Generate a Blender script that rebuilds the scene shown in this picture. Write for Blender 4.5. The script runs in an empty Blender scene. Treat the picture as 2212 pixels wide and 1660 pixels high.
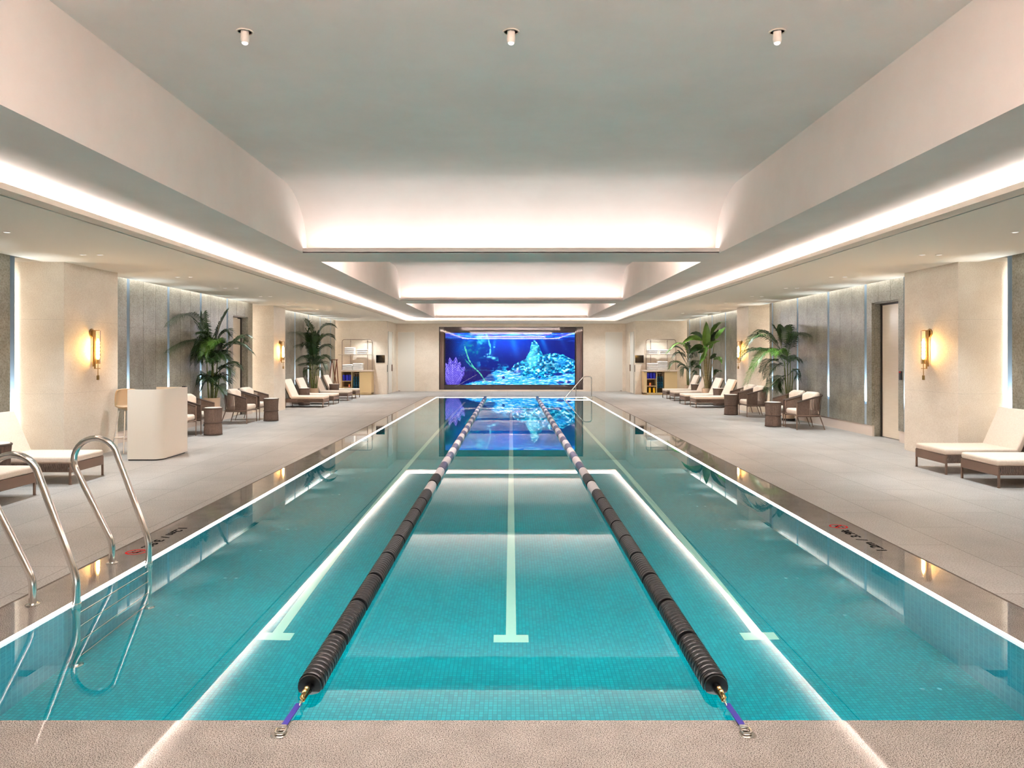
import bpy, bmesh, math, random
import numpy as np
from mathutils import Vector, Matrix
random.seed(7)
sc = bpy.context.scene
COL = sc.collection
PI = math.pi
F, H = 1600.0, 1.5            # focal length in pixels of the 2212 px wide frame, eye height


def lin(c):
    def f(v):
        v /= 255.0
        return v / 12.92 if v <= 0.04045 else ((v + 0.055) / 1.055) ** 2.4
    return tuple(f(v) for v in c)


def at(px, py, X=None, D=None):
    """world point seen at a pixel, at side distance X or depth D"""
    dx, dy = px - 1104.0, 767.5 - py
    if D is None:
        D = X * F / dx
    return Vector((dx * D / F, D, H + dy * D / F))


# ------------------------------------------------------------------ materials
def new_mat(name):
    m = bpy.data.materials.new(name)
    m.use_nodes = True
    nt = m.node_tree
    b = nt.nodes['Principled BSDF']
    return m, nt, b


def rgb(c):
    l = lin(c)
    return (l[0], l[1], l[2], 1.0)


def mat(name, c, rough=0.5, metal=0.0, spec=0.5, emit=None, es=1.0, coat=0.0, trans=0.0, ior=1.5):
    m, nt, b = new_mat(name)
    b.inputs['Base Color'].default_value = rgb(c)
    b.inputs['Roughness'].default_value = rough
    b.inputs['Metallic'].default_value = metal
    b.inputs['Specular IOR Level'].default_value = spec
    b.inputs['Coat Weight'].default_value = coat
    b.inputs['IOR'].default_value = ior
    b.inputs['Transmission Weight'].default_value = trans
    if emit:
        b.inputs['Emission Color'].default_value = rgb(emit)
        b.inputs['Emission Strength'].default_value = es
    return m


def nodes_pos(nt, scale=(1, 1, 1), obj=False):
    if obj:
        g = nt.nodes.new('ShaderNodeTexCoord')
        out = g.outputs['Object']
    else:
        g = nt.nodes.new('ShaderNodeNewGeometry')
        out = g.outputs['Position']
    mp = nt.nodes.new('ShaderNodeMapping')
    mp.inputs['Scale'].default_value = scale
    nt.links.new(out, mp.inputs['Vector'])
    return mp.outputs['Vector']


def noise(nt, vec, scale, detail=4, rough=0.6, dist=0.0):
    n = nt.nodes.new('ShaderNodeTexNoise')
    n.inputs['Scale'].default_value = scale
    n.inputs['Detail'].default_value = detail
    n.inputs['Roughness'].default_value = rough
    n.inputs['Distortion'].default_value = dist
    nt.links.new(vec, n.inputs['Vector'])
    return n.outputs['Fac']


def ramp(nt, fac, stops):
    r = nt.nodes.new('ShaderNodeValToRGB')
    el = r.color_ramp.elements
    el[0].position, el[0].color = stops[0][0], rgb(stops[0][1])
    el[1].position, el[1].color = stops[-1][0], rgb(stops[-1][1])
    for p, c in stops[1:-1]:
        e = el.new(p)
        e.color = rgb(c)
    nt.links.new(fac, r.inputs['Fac'])
    return r.outputs['Color']


def mixc(nt, a, b, fac, mode='MIX'):
    m = nt.nodes.new('ShaderNodeMix')
    m.data_type = 'RGBA'
    m.blend_type = mode
    for i, v in ((6, a), (7, b)):
        if isinstance(v, tuple):
            m.inputs[i].default_value = v
        else:
            nt.links.new(v, m.inputs[i])
    if isinstance(fac, float):
        m.inputs[0].default_value = fac
    else:
        nt.links.new(fac, m.inputs[0])
    return m.outputs[2]


def math_n(nt, op, a, b=0.0):
    n = nt.nodes.new('ShaderNodeMath')
    n.operation = op
    for i, v in enumerate((a, b)):
        if isinstance(v, (int, float)):
            n.inputs[i].default_value = v
        else:
            nt.links.new(v, n.inputs[i])
    return n.outputs[0]


def line_mask(nt, axis, pitch, offset, width):
    """1 on thin joint lines every `pitch` metres along a world axis"""
    g = nt.nodes.new('ShaderNodeNewGeometry')
    s = nt.nodes.new('ShaderNodeSeparateXYZ')
    nt.links.new(g.outputs['Position'], s.inputs[0])
    v = math_n(nt, 'ADD', s.outputs[axis], -offset + 1000 * pitch)
    v = math_n(nt, 'MODULO', v, pitch)
    return math_n(nt, 'LESS_THAN', v, width)


def bump(nt, b, fac, strength=0.2, dist=0.005):
    n = nt.nodes.new('ShaderNodeBump')
    n.inputs['Strength'].default_value = strength
    n.inputs['Distance'].default_value = dist
    nt.links.new(fac, n.inputs['Height'])
    nt.links.new(n.outputs[0], b.inputs['Normal'])


def mottled(name, stops, scale, detail=6, rough=0.5, stretch=(1, 1, 1), joints=None, spec=0.5, obj=False, fine=None, bmp=0.0):
    m, nt, b = new_mat(name)
    v = nodes_pos(nt, stretch, obj)
    n = noise(nt, v, scale, detail)
    col = ramp(nt, n, stops)
    if fine:
        fsc, dark, lo, hi = fine
        f = noise(nt, v, fsc, 2)
        fr = ramp(nt, f, [(lo, dark), (hi, (255, 255, 255))])
        col = mixc(nt, col, fr, 1.0, 'MULTIPLY')
    if joints:
        for axis, pitch, off, w, dark in joints:
            k = line_mask(nt, axis, pitch, off, w)
            k2 = math_n(nt, 'MULTIPLY', k, dark)
            col = mixc(nt, col, (0.02, 0.015, 0.01, 1), k2)
    nt.links.new(col, b.inputs['Base Color'])
    b.inputs['Roughness'].default_value = rough
    b.inputs['Specular IOR Level'].default_value = spec
    if bmp:
        bump(nt, b, n, bmp)
    return m


def emit_mat(name, c, s):
    m = bpy.data.materials.new(name)
    m.use_nodes = True
    nt = m.node_tree
    nt.nodes.clear()
    e = nt.nodes.new('ShaderNodeEmission')
    e.inputs['Color'].default_value = rgb(c)
    e.inputs['Strength'].default_value = s
    o = nt.nodes.new('ShaderNodeOutputMaterial')
    nt.links.new(e.outputs[0], o.inputs[0])
    return m


def fresnel_pane(name, ior, rough=0.0, tint=(255, 255, 255)):
    m = bpy.data.materials.new(name)
    m.use_nodes = True
    nt = m.node_tree
    nt.nodes.clear()
    t = nt.nodes.new('ShaderNodeBsdfTransparent')
    t.inputs['Color'].default_value = rgb(tint)
    g = nt.nodes.new('ShaderNodeBsdfGlossy')
    g.inputs['Roughness'].default_value = rough
    fr = nt.nodes.new('ShaderNodeFresnel')
    fr.inputs['IOR'].default_value = ior
    mx = nt.nodes.new('ShaderNodeMixShader')
    o = nt.nodes.new('ShaderNodeOutputMaterial')
    nt.links.new(fr.outputs[0], mx.inputs[0])
    nt.links.new(t.outputs[0], mx.inputs[1])
    nt.links.new(g.outputs[0], mx.inputs[2])
    nt.links.new(mx.outputs[0], o.inputs[0])
    return m


MT = {}
MT['plaster'] = mottled('ceiling_plaster', [(0.25, (223, 209, 200)), (0.75, (236, 224, 216))], 0.9, 8, 0.85, (1, 1, 1), spec=0.2)
MT['soffit'] = mat('soffit_paint', (238, 230, 217), 0.8, spec=0.2)
MT['lip'] = mat('lip_paint', (226, 214, 200), 0.7, spec=0.2)
MT['dark_gap'] = mat('dark_gap', (40, 36, 33), 0.8)
MT['beige_stone'] = mottled('beige_stone', [(0.3, (228, 215, 197)), (0.7, (240, 229, 213))], 2.2, 10, 0.55,
                            (1, 1, 1.6), [(2, 1.04, 0.955, 0.005, 0.16)], fine=(70, (236, 230, 224), 0.3, 0.6))
MT['plinth'] = mat('plinth_stone', (214, 198, 184), 0.5)
MT['grey_stone'] = mottled('grey_stone', [(0.3, (130, 126, 112)), (0.55, (152, 147, 133)), (0.75, (170, 164, 150))], 3.0, 10, 0.30,
                           (1, 1, 1), [(2, 1.04, 0.945, 0.006, 0.35)], fine=(42, (205, 201, 190), 0.32, 0.6))
MT['brass_joint'] = mat('brass_joint', (88, 70, 48), 0.4, 0.6)
MT['channel'] = mat('channel_metal', (158, 172, 182), 0.45, 0.0, spec=0.5)
MT['deck'] = None
MT['steel'] = mat('stainless_steel', (228, 224, 218), 0.16, 1.0)
MT['brass'] = mat('aged_brass', (170, 140, 92), 0.28, 1.0)
MT['bronze'] = mat('bronze_frame', (126, 102, 86), 0.45, 0.2)
MT['rope'] = mottled('brown_rope', [(0.3, (88, 71, 60)), (0.7, (112, 92, 79))], 40, 2, 0.6, obj=True)
MT['rope_dark'] = mat('rope_dark', (78, 62, 52), 0.7)
MT['cushion'] = mottled('cream_cushion', [(0.3, (226, 208, 190)), (0.7, (236, 220, 204))], 60, 2, 0.85, spec=0.15, obj=True)
MT['white_top'] = mat('white_stone_top', (238, 228, 216), 0.35)
MT['desk'] = mat('desk_lacquer', (234, 224, 210), 0.4)
MT['tan'] = mat('tan_leather', (184, 158, 124), 0.5)
MT['pot'] = mat('pot_glaze', (206, 180, 152), 0.5)
MT['soil'] = mat('soil', (48, 36, 28), 0.9)
MT['black'] = mat('black_plastic', (18, 17, 17), 0.4)
MT['screen_black'] = mat('black_glass', (4, 4, 5), 0.08)
MT['cab'] = mat('cabinet_veneer', (214, 186, 138), 0.5)
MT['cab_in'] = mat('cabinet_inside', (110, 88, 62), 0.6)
MT['cab_top'] = mat('cabinet_top', (230, 214, 196), 0.4)
MT['towel'] = mottled('white_towel', [(0.3, (232, 226, 220)), (0.7, (246, 242, 238))], 80, 2, 0.95, spec=0.05, obj=True)
MT['rail'] = mat('rack_metal', (120, 100, 84), 0.4, 0.7)
MT['blue'] = mat('blue_foam', (42, 44, 190), 0.4)
MT['yellow'] = mat('yellow_foam', (245, 190, 10), 0.45)
MT['orange'] = mat('orange_plastic', (240, 150, 60), 0.4)
MT['pink'] = mat('pink_plastic', (235, 130, 130), 0.4)
MT['hang'] = mottled('patterned_fabric', [(0.50, (12, 22, 48)), (0.56, (50, 150, 180))], 26, 1, 0.7, obj=True)
MT['wood'] = mottled('red_wood', [(0.3, (92, 42, 18)), (0.7, (124, 62, 30))], 5, 4, 0.5, (8, 8, 1), obj=True)
MT['door_white'] = mat('white_door', (226, 222, 212), 0.35)
MT['door_lacq'] = mottled('lacquer_door', [(0.3, (220, 204, 182)), (0.7, (226, 211, 190))], 4, 2, 0.18, (1, 1, 30))
MT['jamb'] = mat('dark_jamb', (52, 44, 38), 0.4, 0.3)
MT['curtain'] = mat('mauve_curtain', (228, 208, 192), 0.8)
MT['niche'] = mat('niche_dark', (72, 60, 58), 0.35)
MT['stone_dark'] = MT['niche']
MT['led'] = emit_mat('led_white', (255, 250, 245), 1.5)
MT['led_cyan'] = emit_mat('led_cool', (205, 232, 255), 12.0)
MT['lens'] = emit_mat('downlight_lens', (255, 248, 238), 0.4)
MT['bulb'] = emit_mat('filament_bulb', (255, 196, 110), 34.0)
MT['glass'] = fresnel_pane('clear_glass', 1.12)
MT['pane'] = fresnel_pane('dark_pane', 1.6, 0.0, (236, 232, 236))
MT['float_black'] = mat('float_black', (9, 9, 11), 0.3, 0.0, 0.4)
MT['float_white'] = mat('float_white', (222, 214, 218), 0.35)
MT['float_blue'] = mat('float_blue', (44, 48, 92), 0.3)
MT['strap'] = mat('blue_strap', (42, 32, 124), 0.55)
MT['red'] = mat('red_print', (196, 30, 30), 0.8, 0.0, 0.1)
MT['ink'] = mat('black_print', (10, 9, 9), 0.9, 0.0, 0.05)
MT['lane'] = mat('pale_tile', (176, 228, 212), 0.4)
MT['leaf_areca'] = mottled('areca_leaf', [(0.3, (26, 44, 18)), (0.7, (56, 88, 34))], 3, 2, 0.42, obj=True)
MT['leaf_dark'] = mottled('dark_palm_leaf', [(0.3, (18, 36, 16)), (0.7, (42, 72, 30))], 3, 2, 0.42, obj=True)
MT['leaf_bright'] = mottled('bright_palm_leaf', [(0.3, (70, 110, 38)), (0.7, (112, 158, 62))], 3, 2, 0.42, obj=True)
MT['leaf_banana'] = mottled('banana_leaf', [(0.3, (58, 94, 30)), (0.7, (104, 140, 56))], 3, 3, 0.35, obj=True)
MT['stem'] = mottled('palm_stem', [(0.3, (74, 92, 36)), (0.7, (120, 124, 62))], 6, 3, 0.5, (1, 1, 6), obj=True)
MT['stem_brown'] = mottled('brown_stem', [(0.3, (96, 84, 50)), (0.7, (140, 128, 84))], 6, 3, 0.5, (1, 1, 6), obj=True)


def coping_mat():
    m, nt, b = new_mat('wet_granite')
    v = nodes_pos(nt)
    n1 = noise(nt, v, 6, 3)
    c1 = ramp(nt, n1, [(0.3, (150, 145, 139)), (0.7, (168, 163, 157))])
    n2 = noise(nt, v, 230, 2, 0.6)
    c2 = ramp(nt, n2, [(0.38, (52, 45, 41)), (0.47, (205, 198, 192)), (0.60, (255, 255, 255))])
    col = mixc(nt, c1, c2, 1.0, 'MULTIPLY')
    nt.links.new(col, b.inputs['Base Color'])
    b.inputs['Roughness'].default_value = 0.7
    b.inputs['Specular IOR Level'].default_value = 0.1
    b.inputs['Coat Weight'].default_value = 1.0
    b.inputs['Coat IOR'].default_value = 1.33
    b.inputs['Coat Roughness'].default_value = 0.03
    return m


def deck_mat():
    m, nt, b = new_mat('deck_pavers')
    v = nodes_pos(nt)
    n1 = noise(nt, v, 1.2, 5, 0.6)
    c1 = ramp(nt, n1, [(0.3, (178, 176, 172)), (0.7, (197, 195, 191))])
    n2 = noise(nt, v, 95, 2)
    c2 = ramp(nt, n2, [(0.3, (205, 196, 188)), (0.6, (255, 255, 255))])
    col = mixc(nt, c1, c2, 1.0, 'MULTIPLY')
    mp = nt.nodes.new('ShaderNodeMapping')
    g = nt.nodes.new('ShaderNodeNewGeometry')
    nt.links.new(g.outputs['Position'], mp.inputs['Vector'])
    mp.inputs['Rotation'].default_value = (0, 0, PI / 2)
    mp.inputs['Location'].default_value = (0.45, 3.14, 0)
    br = nt.nodes.new('ShaderNodeTexBrick')
    br.offset = 0.5
    br.inputs['Scale'].default_value = 1.0
    br.inputs['Mortar Size'].default_value = 0.004
    br.inputs['Mortar Smooth'].default_value = 0.0
    br.inputs['Brick Width'].default_value = 1.2
    br.inputs['Row Height'].default_value = 0.6
    br.inputs['Color1'].default_value = (1, 1, 1, 1)
    br.inputs['Color2'].default_value = (0.93, 0.93, 0.93, 1)
    br.inputs['Mortar'].default_value = (0.58, 0.56, 0.54, 1)
    nt.links.new(mp.outputs[0], br.inputs['Vector'])
    col = mixc(nt, col, br.outputs['Color'], 1.0, 'MULTIPLY')
    nt.links.new(col, b.inputs['Base Color'])
    b.inputs['Roughness'].default_value = 0.55
    b.inputs['Specular IOR Level'].default_value = 0.35
    return m


def tile_mat(name, plane, bw, bh, dark, light, mortar, off=0.0):
    """small pool mosaic with a random tone per tile; plane gives the two world axes"""
    m, nt, b = new_mat(name)
    g = nt.nodes.new('ShaderNodeNewGeometry')
    s = nt.nodes.new('ShaderNodeSeparateXYZ')
    nt.links.new(g.outputs['Position'], s.inputs[0])
    cx = nt.nodes.new('ShaderNodeCombineXYZ')
    nt.links.new(s.outputs[plane[0]], cx.inputs[0])
    nt.links.new(s.outputs[plane[1]], cx.inputs[1])
    br = nt.nodes.new('ShaderNodeTexBrick')
    br.offset = off
    br.inputs['Scale'].default_value = 1.0
    br.inputs['Mortar Size'].default_value = 0.0022
    br.inputs['Mortar Smooth'].default_value = 0.1
    br.inputs['Bias'].default_value = 0.0
    br.inputs['Brick Width'].default_value = bw
    br.inputs['Row Height'].default_value = bh
    br.inputs['Color1'].default_value = rgb(dark)
    br.inputs['Color2'].default_value = rgb(light)
    br.inputs['Mortar'].default_value = rgb(mortar)
    nt.links.new(cx.outputs[0], br.inputs['Vector'])
    n = noise(nt, nodes_pos(nt), 0.9, 3)
    c2 = ramp(nt, n, [(0.3, (225, 235, 235)), (0.7, (255, 255, 255))])
    col = mixc(nt, br.outputs['Color'], c2, 1.0, 'MULTIPLY')
    nt.links.new(col, b.inputs['Base Color'])
    b.inputs['Roughness'].default_value = 0.45
    b.inputs['Specular IOR Level'].default_value = 0.0
    return m


def water_mat():
    m = bpy.data.materials.new('pool_water')
    m.use_nodes = True
    nt = m.node_tree
    nt.nodes.clear()
    g = nt.nodes.new('ShaderNodeBsdfGlass')
    g.inputs['IOR'].default_value = 1.33
    g.inputs['Roughness'].default_value = 0.0
    g.inputs['Color'].default_value = (0.97, 1.0, 1.0, 1)
    o = nt.nodes.new('ShaderNodeOutputMaterial')
    nt.links.new(g.outputs[0], o.inputs[0])
    return m


MT['coping'] = coping_mat()
MT['deck'] = deck_mat()
MT['tile_floor'] = tile_mat('pool_floor_mosaic', (0, 1), 0.025, 0.025, (0, 148, 160), (0, 170, 182), (0, 130, 142))
MT['tile_side'] = tile_mat('pool_side_mosaic', (1, 2), 0.045, 0.020, (22, 126, 144), (44, 144, 160), (74, 162, 174))
MT['tile_end'] = tile_mat('pool_end_mosaic', (0, 2), 0.045, 0.020, (22, 126, 144), (44, 144, 160), (74, 162, 174))
MT['water'] = water_mat()


# ------------------------------------------------------------------ mesh helpers
class MB:
    def __init__(self):
        self.bm = bmesh.new()

    def box(self, x0, x1, y0, y1, z0, z1, bev=0.0, seg=2):
        r = bmesh.ops.create_cube(self.bm, size=1.0)
        vs = r['verts']
        bmesh.ops.scale(self.bm, vec=(x1 - x0, y1 - y0, z1 - z0), verts=vs)
        bmesh.ops.translate(self.bm, vec=((x0 + x1) / 2, (y0 + y1) / 2, (z0 + z1) / 2), verts=vs)
        if bev > 0:
            es = list({e for v in vs for e in v.link_edges})
            bmesh.ops.bevel(self.bm, geom=es, offset=bev, segments=seg, affect='EDGES', profile=0.5)
        return self

    def face(self, *pts):
        vs = [self.bm.verts.new(p) for p in pts]
        self.bm.faces.new(vs)
        return self

    def grid(self, rows, close_u=False):
        """rows: list of equally long lists of points"""
        vv = [[self.bm.verts.new(p) for p in r] for r in rows]
        n = len(vv[0])
        for i in range(len(vv) - 1):
            for j in range(n if close_u else n - 1):
                k = (j + 1) % n
                self.bm.faces.new((vv[i][j], vv[i][k], vv[i + 1][k], vv[i + 1][j]))
        return vv

    def cap(self, ring):
        self.bm.faces.new(ring)

    def tube(self, pts, r, seg=8, closed=False, caps=True):
        pts = [Vector(p) for p in pts]
        n = len(pts)
        rad = r if isinstance(r, (list, tuple)) else [r] * n
        rows = []
        up = None
        for i, p in enumerate(pts):
            if closed:
                t = pts[(i + 1) % n] - pts[i - 1]
            else:
                t = pts[min(i + 1, n - 1)] - pts[max(i - 1, 0)]
            t.normalize()
            if up is None:
                a = Vector((0, 0, 1)) if abs(t.z) < 0.9 else Vector((1, 0, 0))
                u = t.cross(a).normalized()
            else:
                u = (up - t * up.dot(t)).normalized()
            up = u
            w = t.cross(u)
            rows.append([p + (u * math.cos(2 * PI * k / seg) + w * math.sin(2 * PI * k / seg)) * rad[i] for k in range(seg)])
        if closed:
            rows.append(rows[0])
        vv = self.grid(rows, True)
        if caps and not closed:
            self.cap(list(reversed(vv[0])))
            self.cap(vv[-1])
        return self

    def lathe(self, prof, seg=24, c=(0, 0, 0), axis='z'):
        rows = []
        for r, z in prof:
            ring = []
            for k in range(seg):
                a = 2 * PI * k / seg
                if axis == 'z':
                    ring.append((c[0] + r * math.cos(a), c[1] + r * math.sin(a), c[2] + z))
                elif axis == 'x':
                    ring.append((c[0] + z, c[1] + r * math.cos(a), c[2] + r * math.sin(a)))
                else:
                    ring.append((c[0] + r * math.sin(a), c[1] + z, c[2] + r * math.cos(a)))
            rows.append(ring)
        vv = self.grid(rows, True)
        self.cap(list(reversed(vv[0])))
        self.cap(vv[-1])
        return self

    def prism(self, poly, z0, z1, bev=0.0):
        lo = [self.bm.verts.new((x, y, z0)) for x, y in poly]
        hi = [self.bm.verts.new((x, y, z1)) for x, y in poly]
        n = len(poly)
        fs = [self.bm.faces.new(list(reversed(lo))), self.bm.faces.new(hi)]
        for i in range(n):
            j = (i + 1) % n
            fs.append(self.bm.faces.new((lo[i], lo[j], hi[j], hi[i])))
        return self

    def build(self, name, m, parent=None, smooth=False, loc=None, angle=40):
        me = bpy.data.meshes.new(name)
        bmesh.ops.recalc_face_normals(self.bm, faces=self.bm.faces)
        self.bm.to_mesh(me)
        self.bm.free()
        me.materials.append(m)
        o = bpy.data.objects.new(name, me)
        COL.objects.link(o)
        if parent:
            o.parent = parent
        if loc:
            o.location = loc
        if smooth:
            me.shade_smooth()
            try:
                me.set_sharp_from_angle(angle=math.radians(angle))
            except Exception:
                pass
        return o


def tag(o, label=None, cat=None, group=None, kind=None):
    if label:
        o['label'] = label
    if cat:
        o['category'] = cat
    if group:
        o['group'] = group
    if kind:
        o['kind'] = kind
    return o


def thing(name, label, cat, loc=(0, 0, 0), rz=0.0, group=None):
    o = bpy.data.objects.new(name, None)
    COL.objects.link(o)
    o.location = loc
    o.rotation_euler = (0, 0, rz)
    return tag(o, label, cat, group)


def copy_tree(o, parent=None):
    c = o.copy()
    COL.objects.link(c)
    if parent:
        c.parent = parent
    for ch in [q for q in ALLCH(o)]:
        copy_tree(ch, c)
    return c


def ALLCH(o):
    return [q for q in COL.objects if q.parent == o]


def struct(mb, name, m, label=None, cat=None, smooth=False, parent=None):
    o = mb.build(name, m, parent, smooth)
    if parent is None:
        tag(o, label, cat, None, 'structure')
    return o


def bez(p0, p1, p2, n):
    p0, p1, p2 = Vector(p0), Vector(p1), Vector(p2)
    return [(p0 * (1 - t) ** 2 + p1 * 2 * t * (1 - t) + p2 * t * t) for t in [i / n for i in range(n + 1)]]


def fillet(pts, r, n=6):
    """polyline with rounded corners"""
    pts = [Vector(p) for p in pts]
    out = [pts[0]]
    for i in range(1, len(pts) - 1):
        a, b, c = pts[i - 1], pts[i], pts[i + 1]
        rr = r[i] if isinstance(r, dict) else r
        d1, d2 = (a - b), (c - b)
        k = min(rr, d1.length * 0.49, d2.length * 0.49)
        q0, q2 = b + d1.normalized() * k, b + d2.normalized() * k
        out += bez(q0, b, q2, n)
    out.append(pts[-1])
    return out


# ------------------------------------------------------------------ dimensions
PW = 2.67            # half pool width
P0, P1 = 3.04, 26.5  # pool near and far edge
PD = 0.97            # pool depth
CZ = 2.80            # side ceiling
WX = 6.65            # stone cladding face
BX = 7.0             # wall behind
COLX = 6.235
YB = 30.65           # far wall
COFF = [(1.4, 9.95), (10.64, 18.5), (19.34, 26.95)]
CB, CT = 2.86, 3.63
CX = 2.77
# ================================================================== SETTING
# ---- deck
WZ = -0.016
m = MB()
for s in (-1, 1):
    a, b = sorted((s * 3.03, s * 7.1))
    m.face((a, -2.2, 0), (b, -2.2, 0), (b, 31, 0), (a, 31, 0))
m.face((-3.03, 26.86, 0), (3.03, 26.86, 0), (3.03, 31, 0), (-3.03, 31, 0))
m.face((-3.03, -2.2, 0), (3.03, -2.2, 0), (3.03, 2.6, 0), (-3.03, 2.6, 0))
struct(m, 'floor', MT['deck'], 'pale stone paving of the pool deck', 'floor')
# drain slot between deck and coping, then the coping
m = MB()
g = 0.012
for s in (-1, 1):
    a, b = sorted((s * 3.018, s * 3.034))
    m.box(a, b, 2.6, 26.87, -0.02, 0.0012)
m.box(-3.03, 3.03, 26.848, 26.862, -0.02, 0.0012)
struct(m, 'trim_1', mottled('drain_slot', [(0.3, (60, 52, 46)), (0.7, (120, 106, 94))], 160, 2, 0.8),
       'dark drain slot between the granite coping and the deck', 'drain')
m = MB()
for s in (-1, 1):
    a, b = sorted((s * PW, s * 3.02))
    m.box(a, b, 2.6, 26.85, -0.02, 0.0)
m.box(-PW, PW, 2.6, P0, -0.02, 0.0)
m.box(-PW, PW, P1, 26.85, -0.02, 0.0)
struct(m, 'trim_2', MT['coping'], 'wet speckled granite coping around the pool', 'coping')

# ---- pool basin
root = thing('pool_basin', 'teal mosaic pool basin with pale lane lines', 'pool')
root['kind'] = 'structure'
m = MB()
m.face((-PW - .01, P0 - .01, -PD), (PW + .01, P0 - .01, -PD), (PW + .01, P1 + .01, -PD), (-PW - .01, P1 + .01, -PD))
m.build('pool_floor', MT['tile_floor'], root)
m = MB()
for s in (-1, 1):
    x0, x1 = sorted((s * (PW + .0), s * (PW + .1)))
    m.box(x0, x1, P0 - .1, P1 + .1, -PD - .1, -0.02)
m.build('pool_side_wall', MT['tile_side'], root)
m = MB()
m.box(-PW, PW, P0 - .1, P0, -PD - .1, -0.02)
m.box(-PW, PW, P1, P1 + .1, -PD - .1, -0.02)
m.build('pool_end_wall', MT['tile_end'], root)
for cx in (-1.56, 0.0, 1.64):
    m = MB()
    z = -PD + 0.004
    wl = 0.035
    m.face((cx - wl, 4.95, z), (cx + wl, 4.95, z), (cx + wl, 25.0, z), (cx - wl, 25.0, z))
    m.face((cx - .115, 4.84, z), (cx + .115, 4.84, z), (cx + .115, 4.95, z), (cx - .115, 4.95, z))
    m.build('lane_line', MT['lane'], root)
m = MB()
m.box(1.86, PW, 25.02, P1, -0.5, -0.03)
m.box(1.55, 1.86, 25.02, P1, -0.9, -0.28)
m.build('entry_step', MT['lane'], root)

m = MB()
m.face((-PW, P0, WZ), (PW, P0, WZ), (PW, P1, WZ), (-PW, P1, WZ))
water = struct(m, 'water', MT['water'], 'still clear turquoise pool water', 'water')


# LED lines let into the pool edge under the coping
def led(label, x0, x1, y0, y1, z0=-0.015, z1=-0.001):
    m = MB()
    m.box(x0, x1, y0, y1, z0, z1)
    o = m.build('led_strip', MT['led'])
    tag(o, label, 'light strip', 'light lines under the pool edge')


led('white light line under the coping on the ladder side', -PW - .006, -PW + .006, P0, P1)
led('white light line under the coping opposite the ladder', PW - .006, PW + .006, P0, P1)
led('white light line under the coping below the aquarium screen', -PW, PW, P1 - .006, P1 + .006)
led('short white light line on the nosing of the entry step', 1.86, PW, 25.008, 25.02)

# ---- ceiling: soffit ring with lip, cove and three coffers
GX0, GX1 = 4.13, 4.16
CY0, CY1 = 0.1, 28.14
m = MB()
T = 0.06
for s in (-1, 1):
    a, b = sorted((s * GX1, s * 6.52))
    m.box(a, b, -2.2, 31, CZ, CZ + T)
m.box(-GX1, GX1, -2.2, CY0 - .19, CZ, CZ + T)
m.box(-GX1, GX1, CY1 + .19, 31, CZ, CZ + T)
for s in (-1, 1):   # the strip over the columns, where no light slot runs
    a, b = sorted((s * 6.52, s * 7.1))
    for y0, y1 in ((10.32, 11.75), (19.42, 20.48)):
        m.box(a, b, y0, y1, CZ, CZ + T)
    m.box(a, b, 28.28, 31, CZ, CZ + T)
struct(m, 'ceiling', MT['soffit'], 'beige lowered ceiling along the deck', 'ceiling')
m = MB()
for s in (-1, 1):
    a, b = sorted((s * 3.97, s * GX0))
    m.box(a, b, CY0 - .16, CY1 + .16, CZ, CZ + .05)
    a, b = sorted((s * GX0, s * GX1))
m.box(-3.97, 3.97, CY0 - .16, CY0, CZ, CZ + .05)
m.box(-3.97, 3.97, CY1, CY1 + .16, CZ, CZ + .05)
struct(m, 'trim_3', MT['lip'], 'light lip hiding the cove lamps', 'ceiling trim')
m = MB()
for s in (-1, 1):
    a, b = sorted((s * GX0, s * (GX1 + .01)))
    m.box(a, b, CY0 - .2, CY1 + .2, CZ + .02, CZ + .05)
m.box(-GX0, GX0, CY0 - .2, CY0 - .16, CZ + .02, CZ + .05)
m.box(-GX0, GX0, CY1 + .16, CY1 + .2, CZ + .02, CZ + .05)
struct(m, 'trim_4', MT['dark_gap'], 'dark shadow gap beside the cove lip', 'ceiling trim')
# sloping band, recess wall, beams
RX, RY0, RY1, RZ = 4.38, CY0 - .42, CY1 + .42, 3.06
m = MB()
NB = 16


def ring(t):
    x = CX + (RX - CX) * t
    y0 = COFF[0][0] + (RY0 - COFF[0][0]) * t
    y1 = COFF[2][1] + (RY1 - COFF[2][1]) * t
    z = CB + (RZ - CB) * (t ** 2.1)
    return [(-x, y0, z), (x, y0, z), (x, y1, z), (-x, y1, z)]


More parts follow.
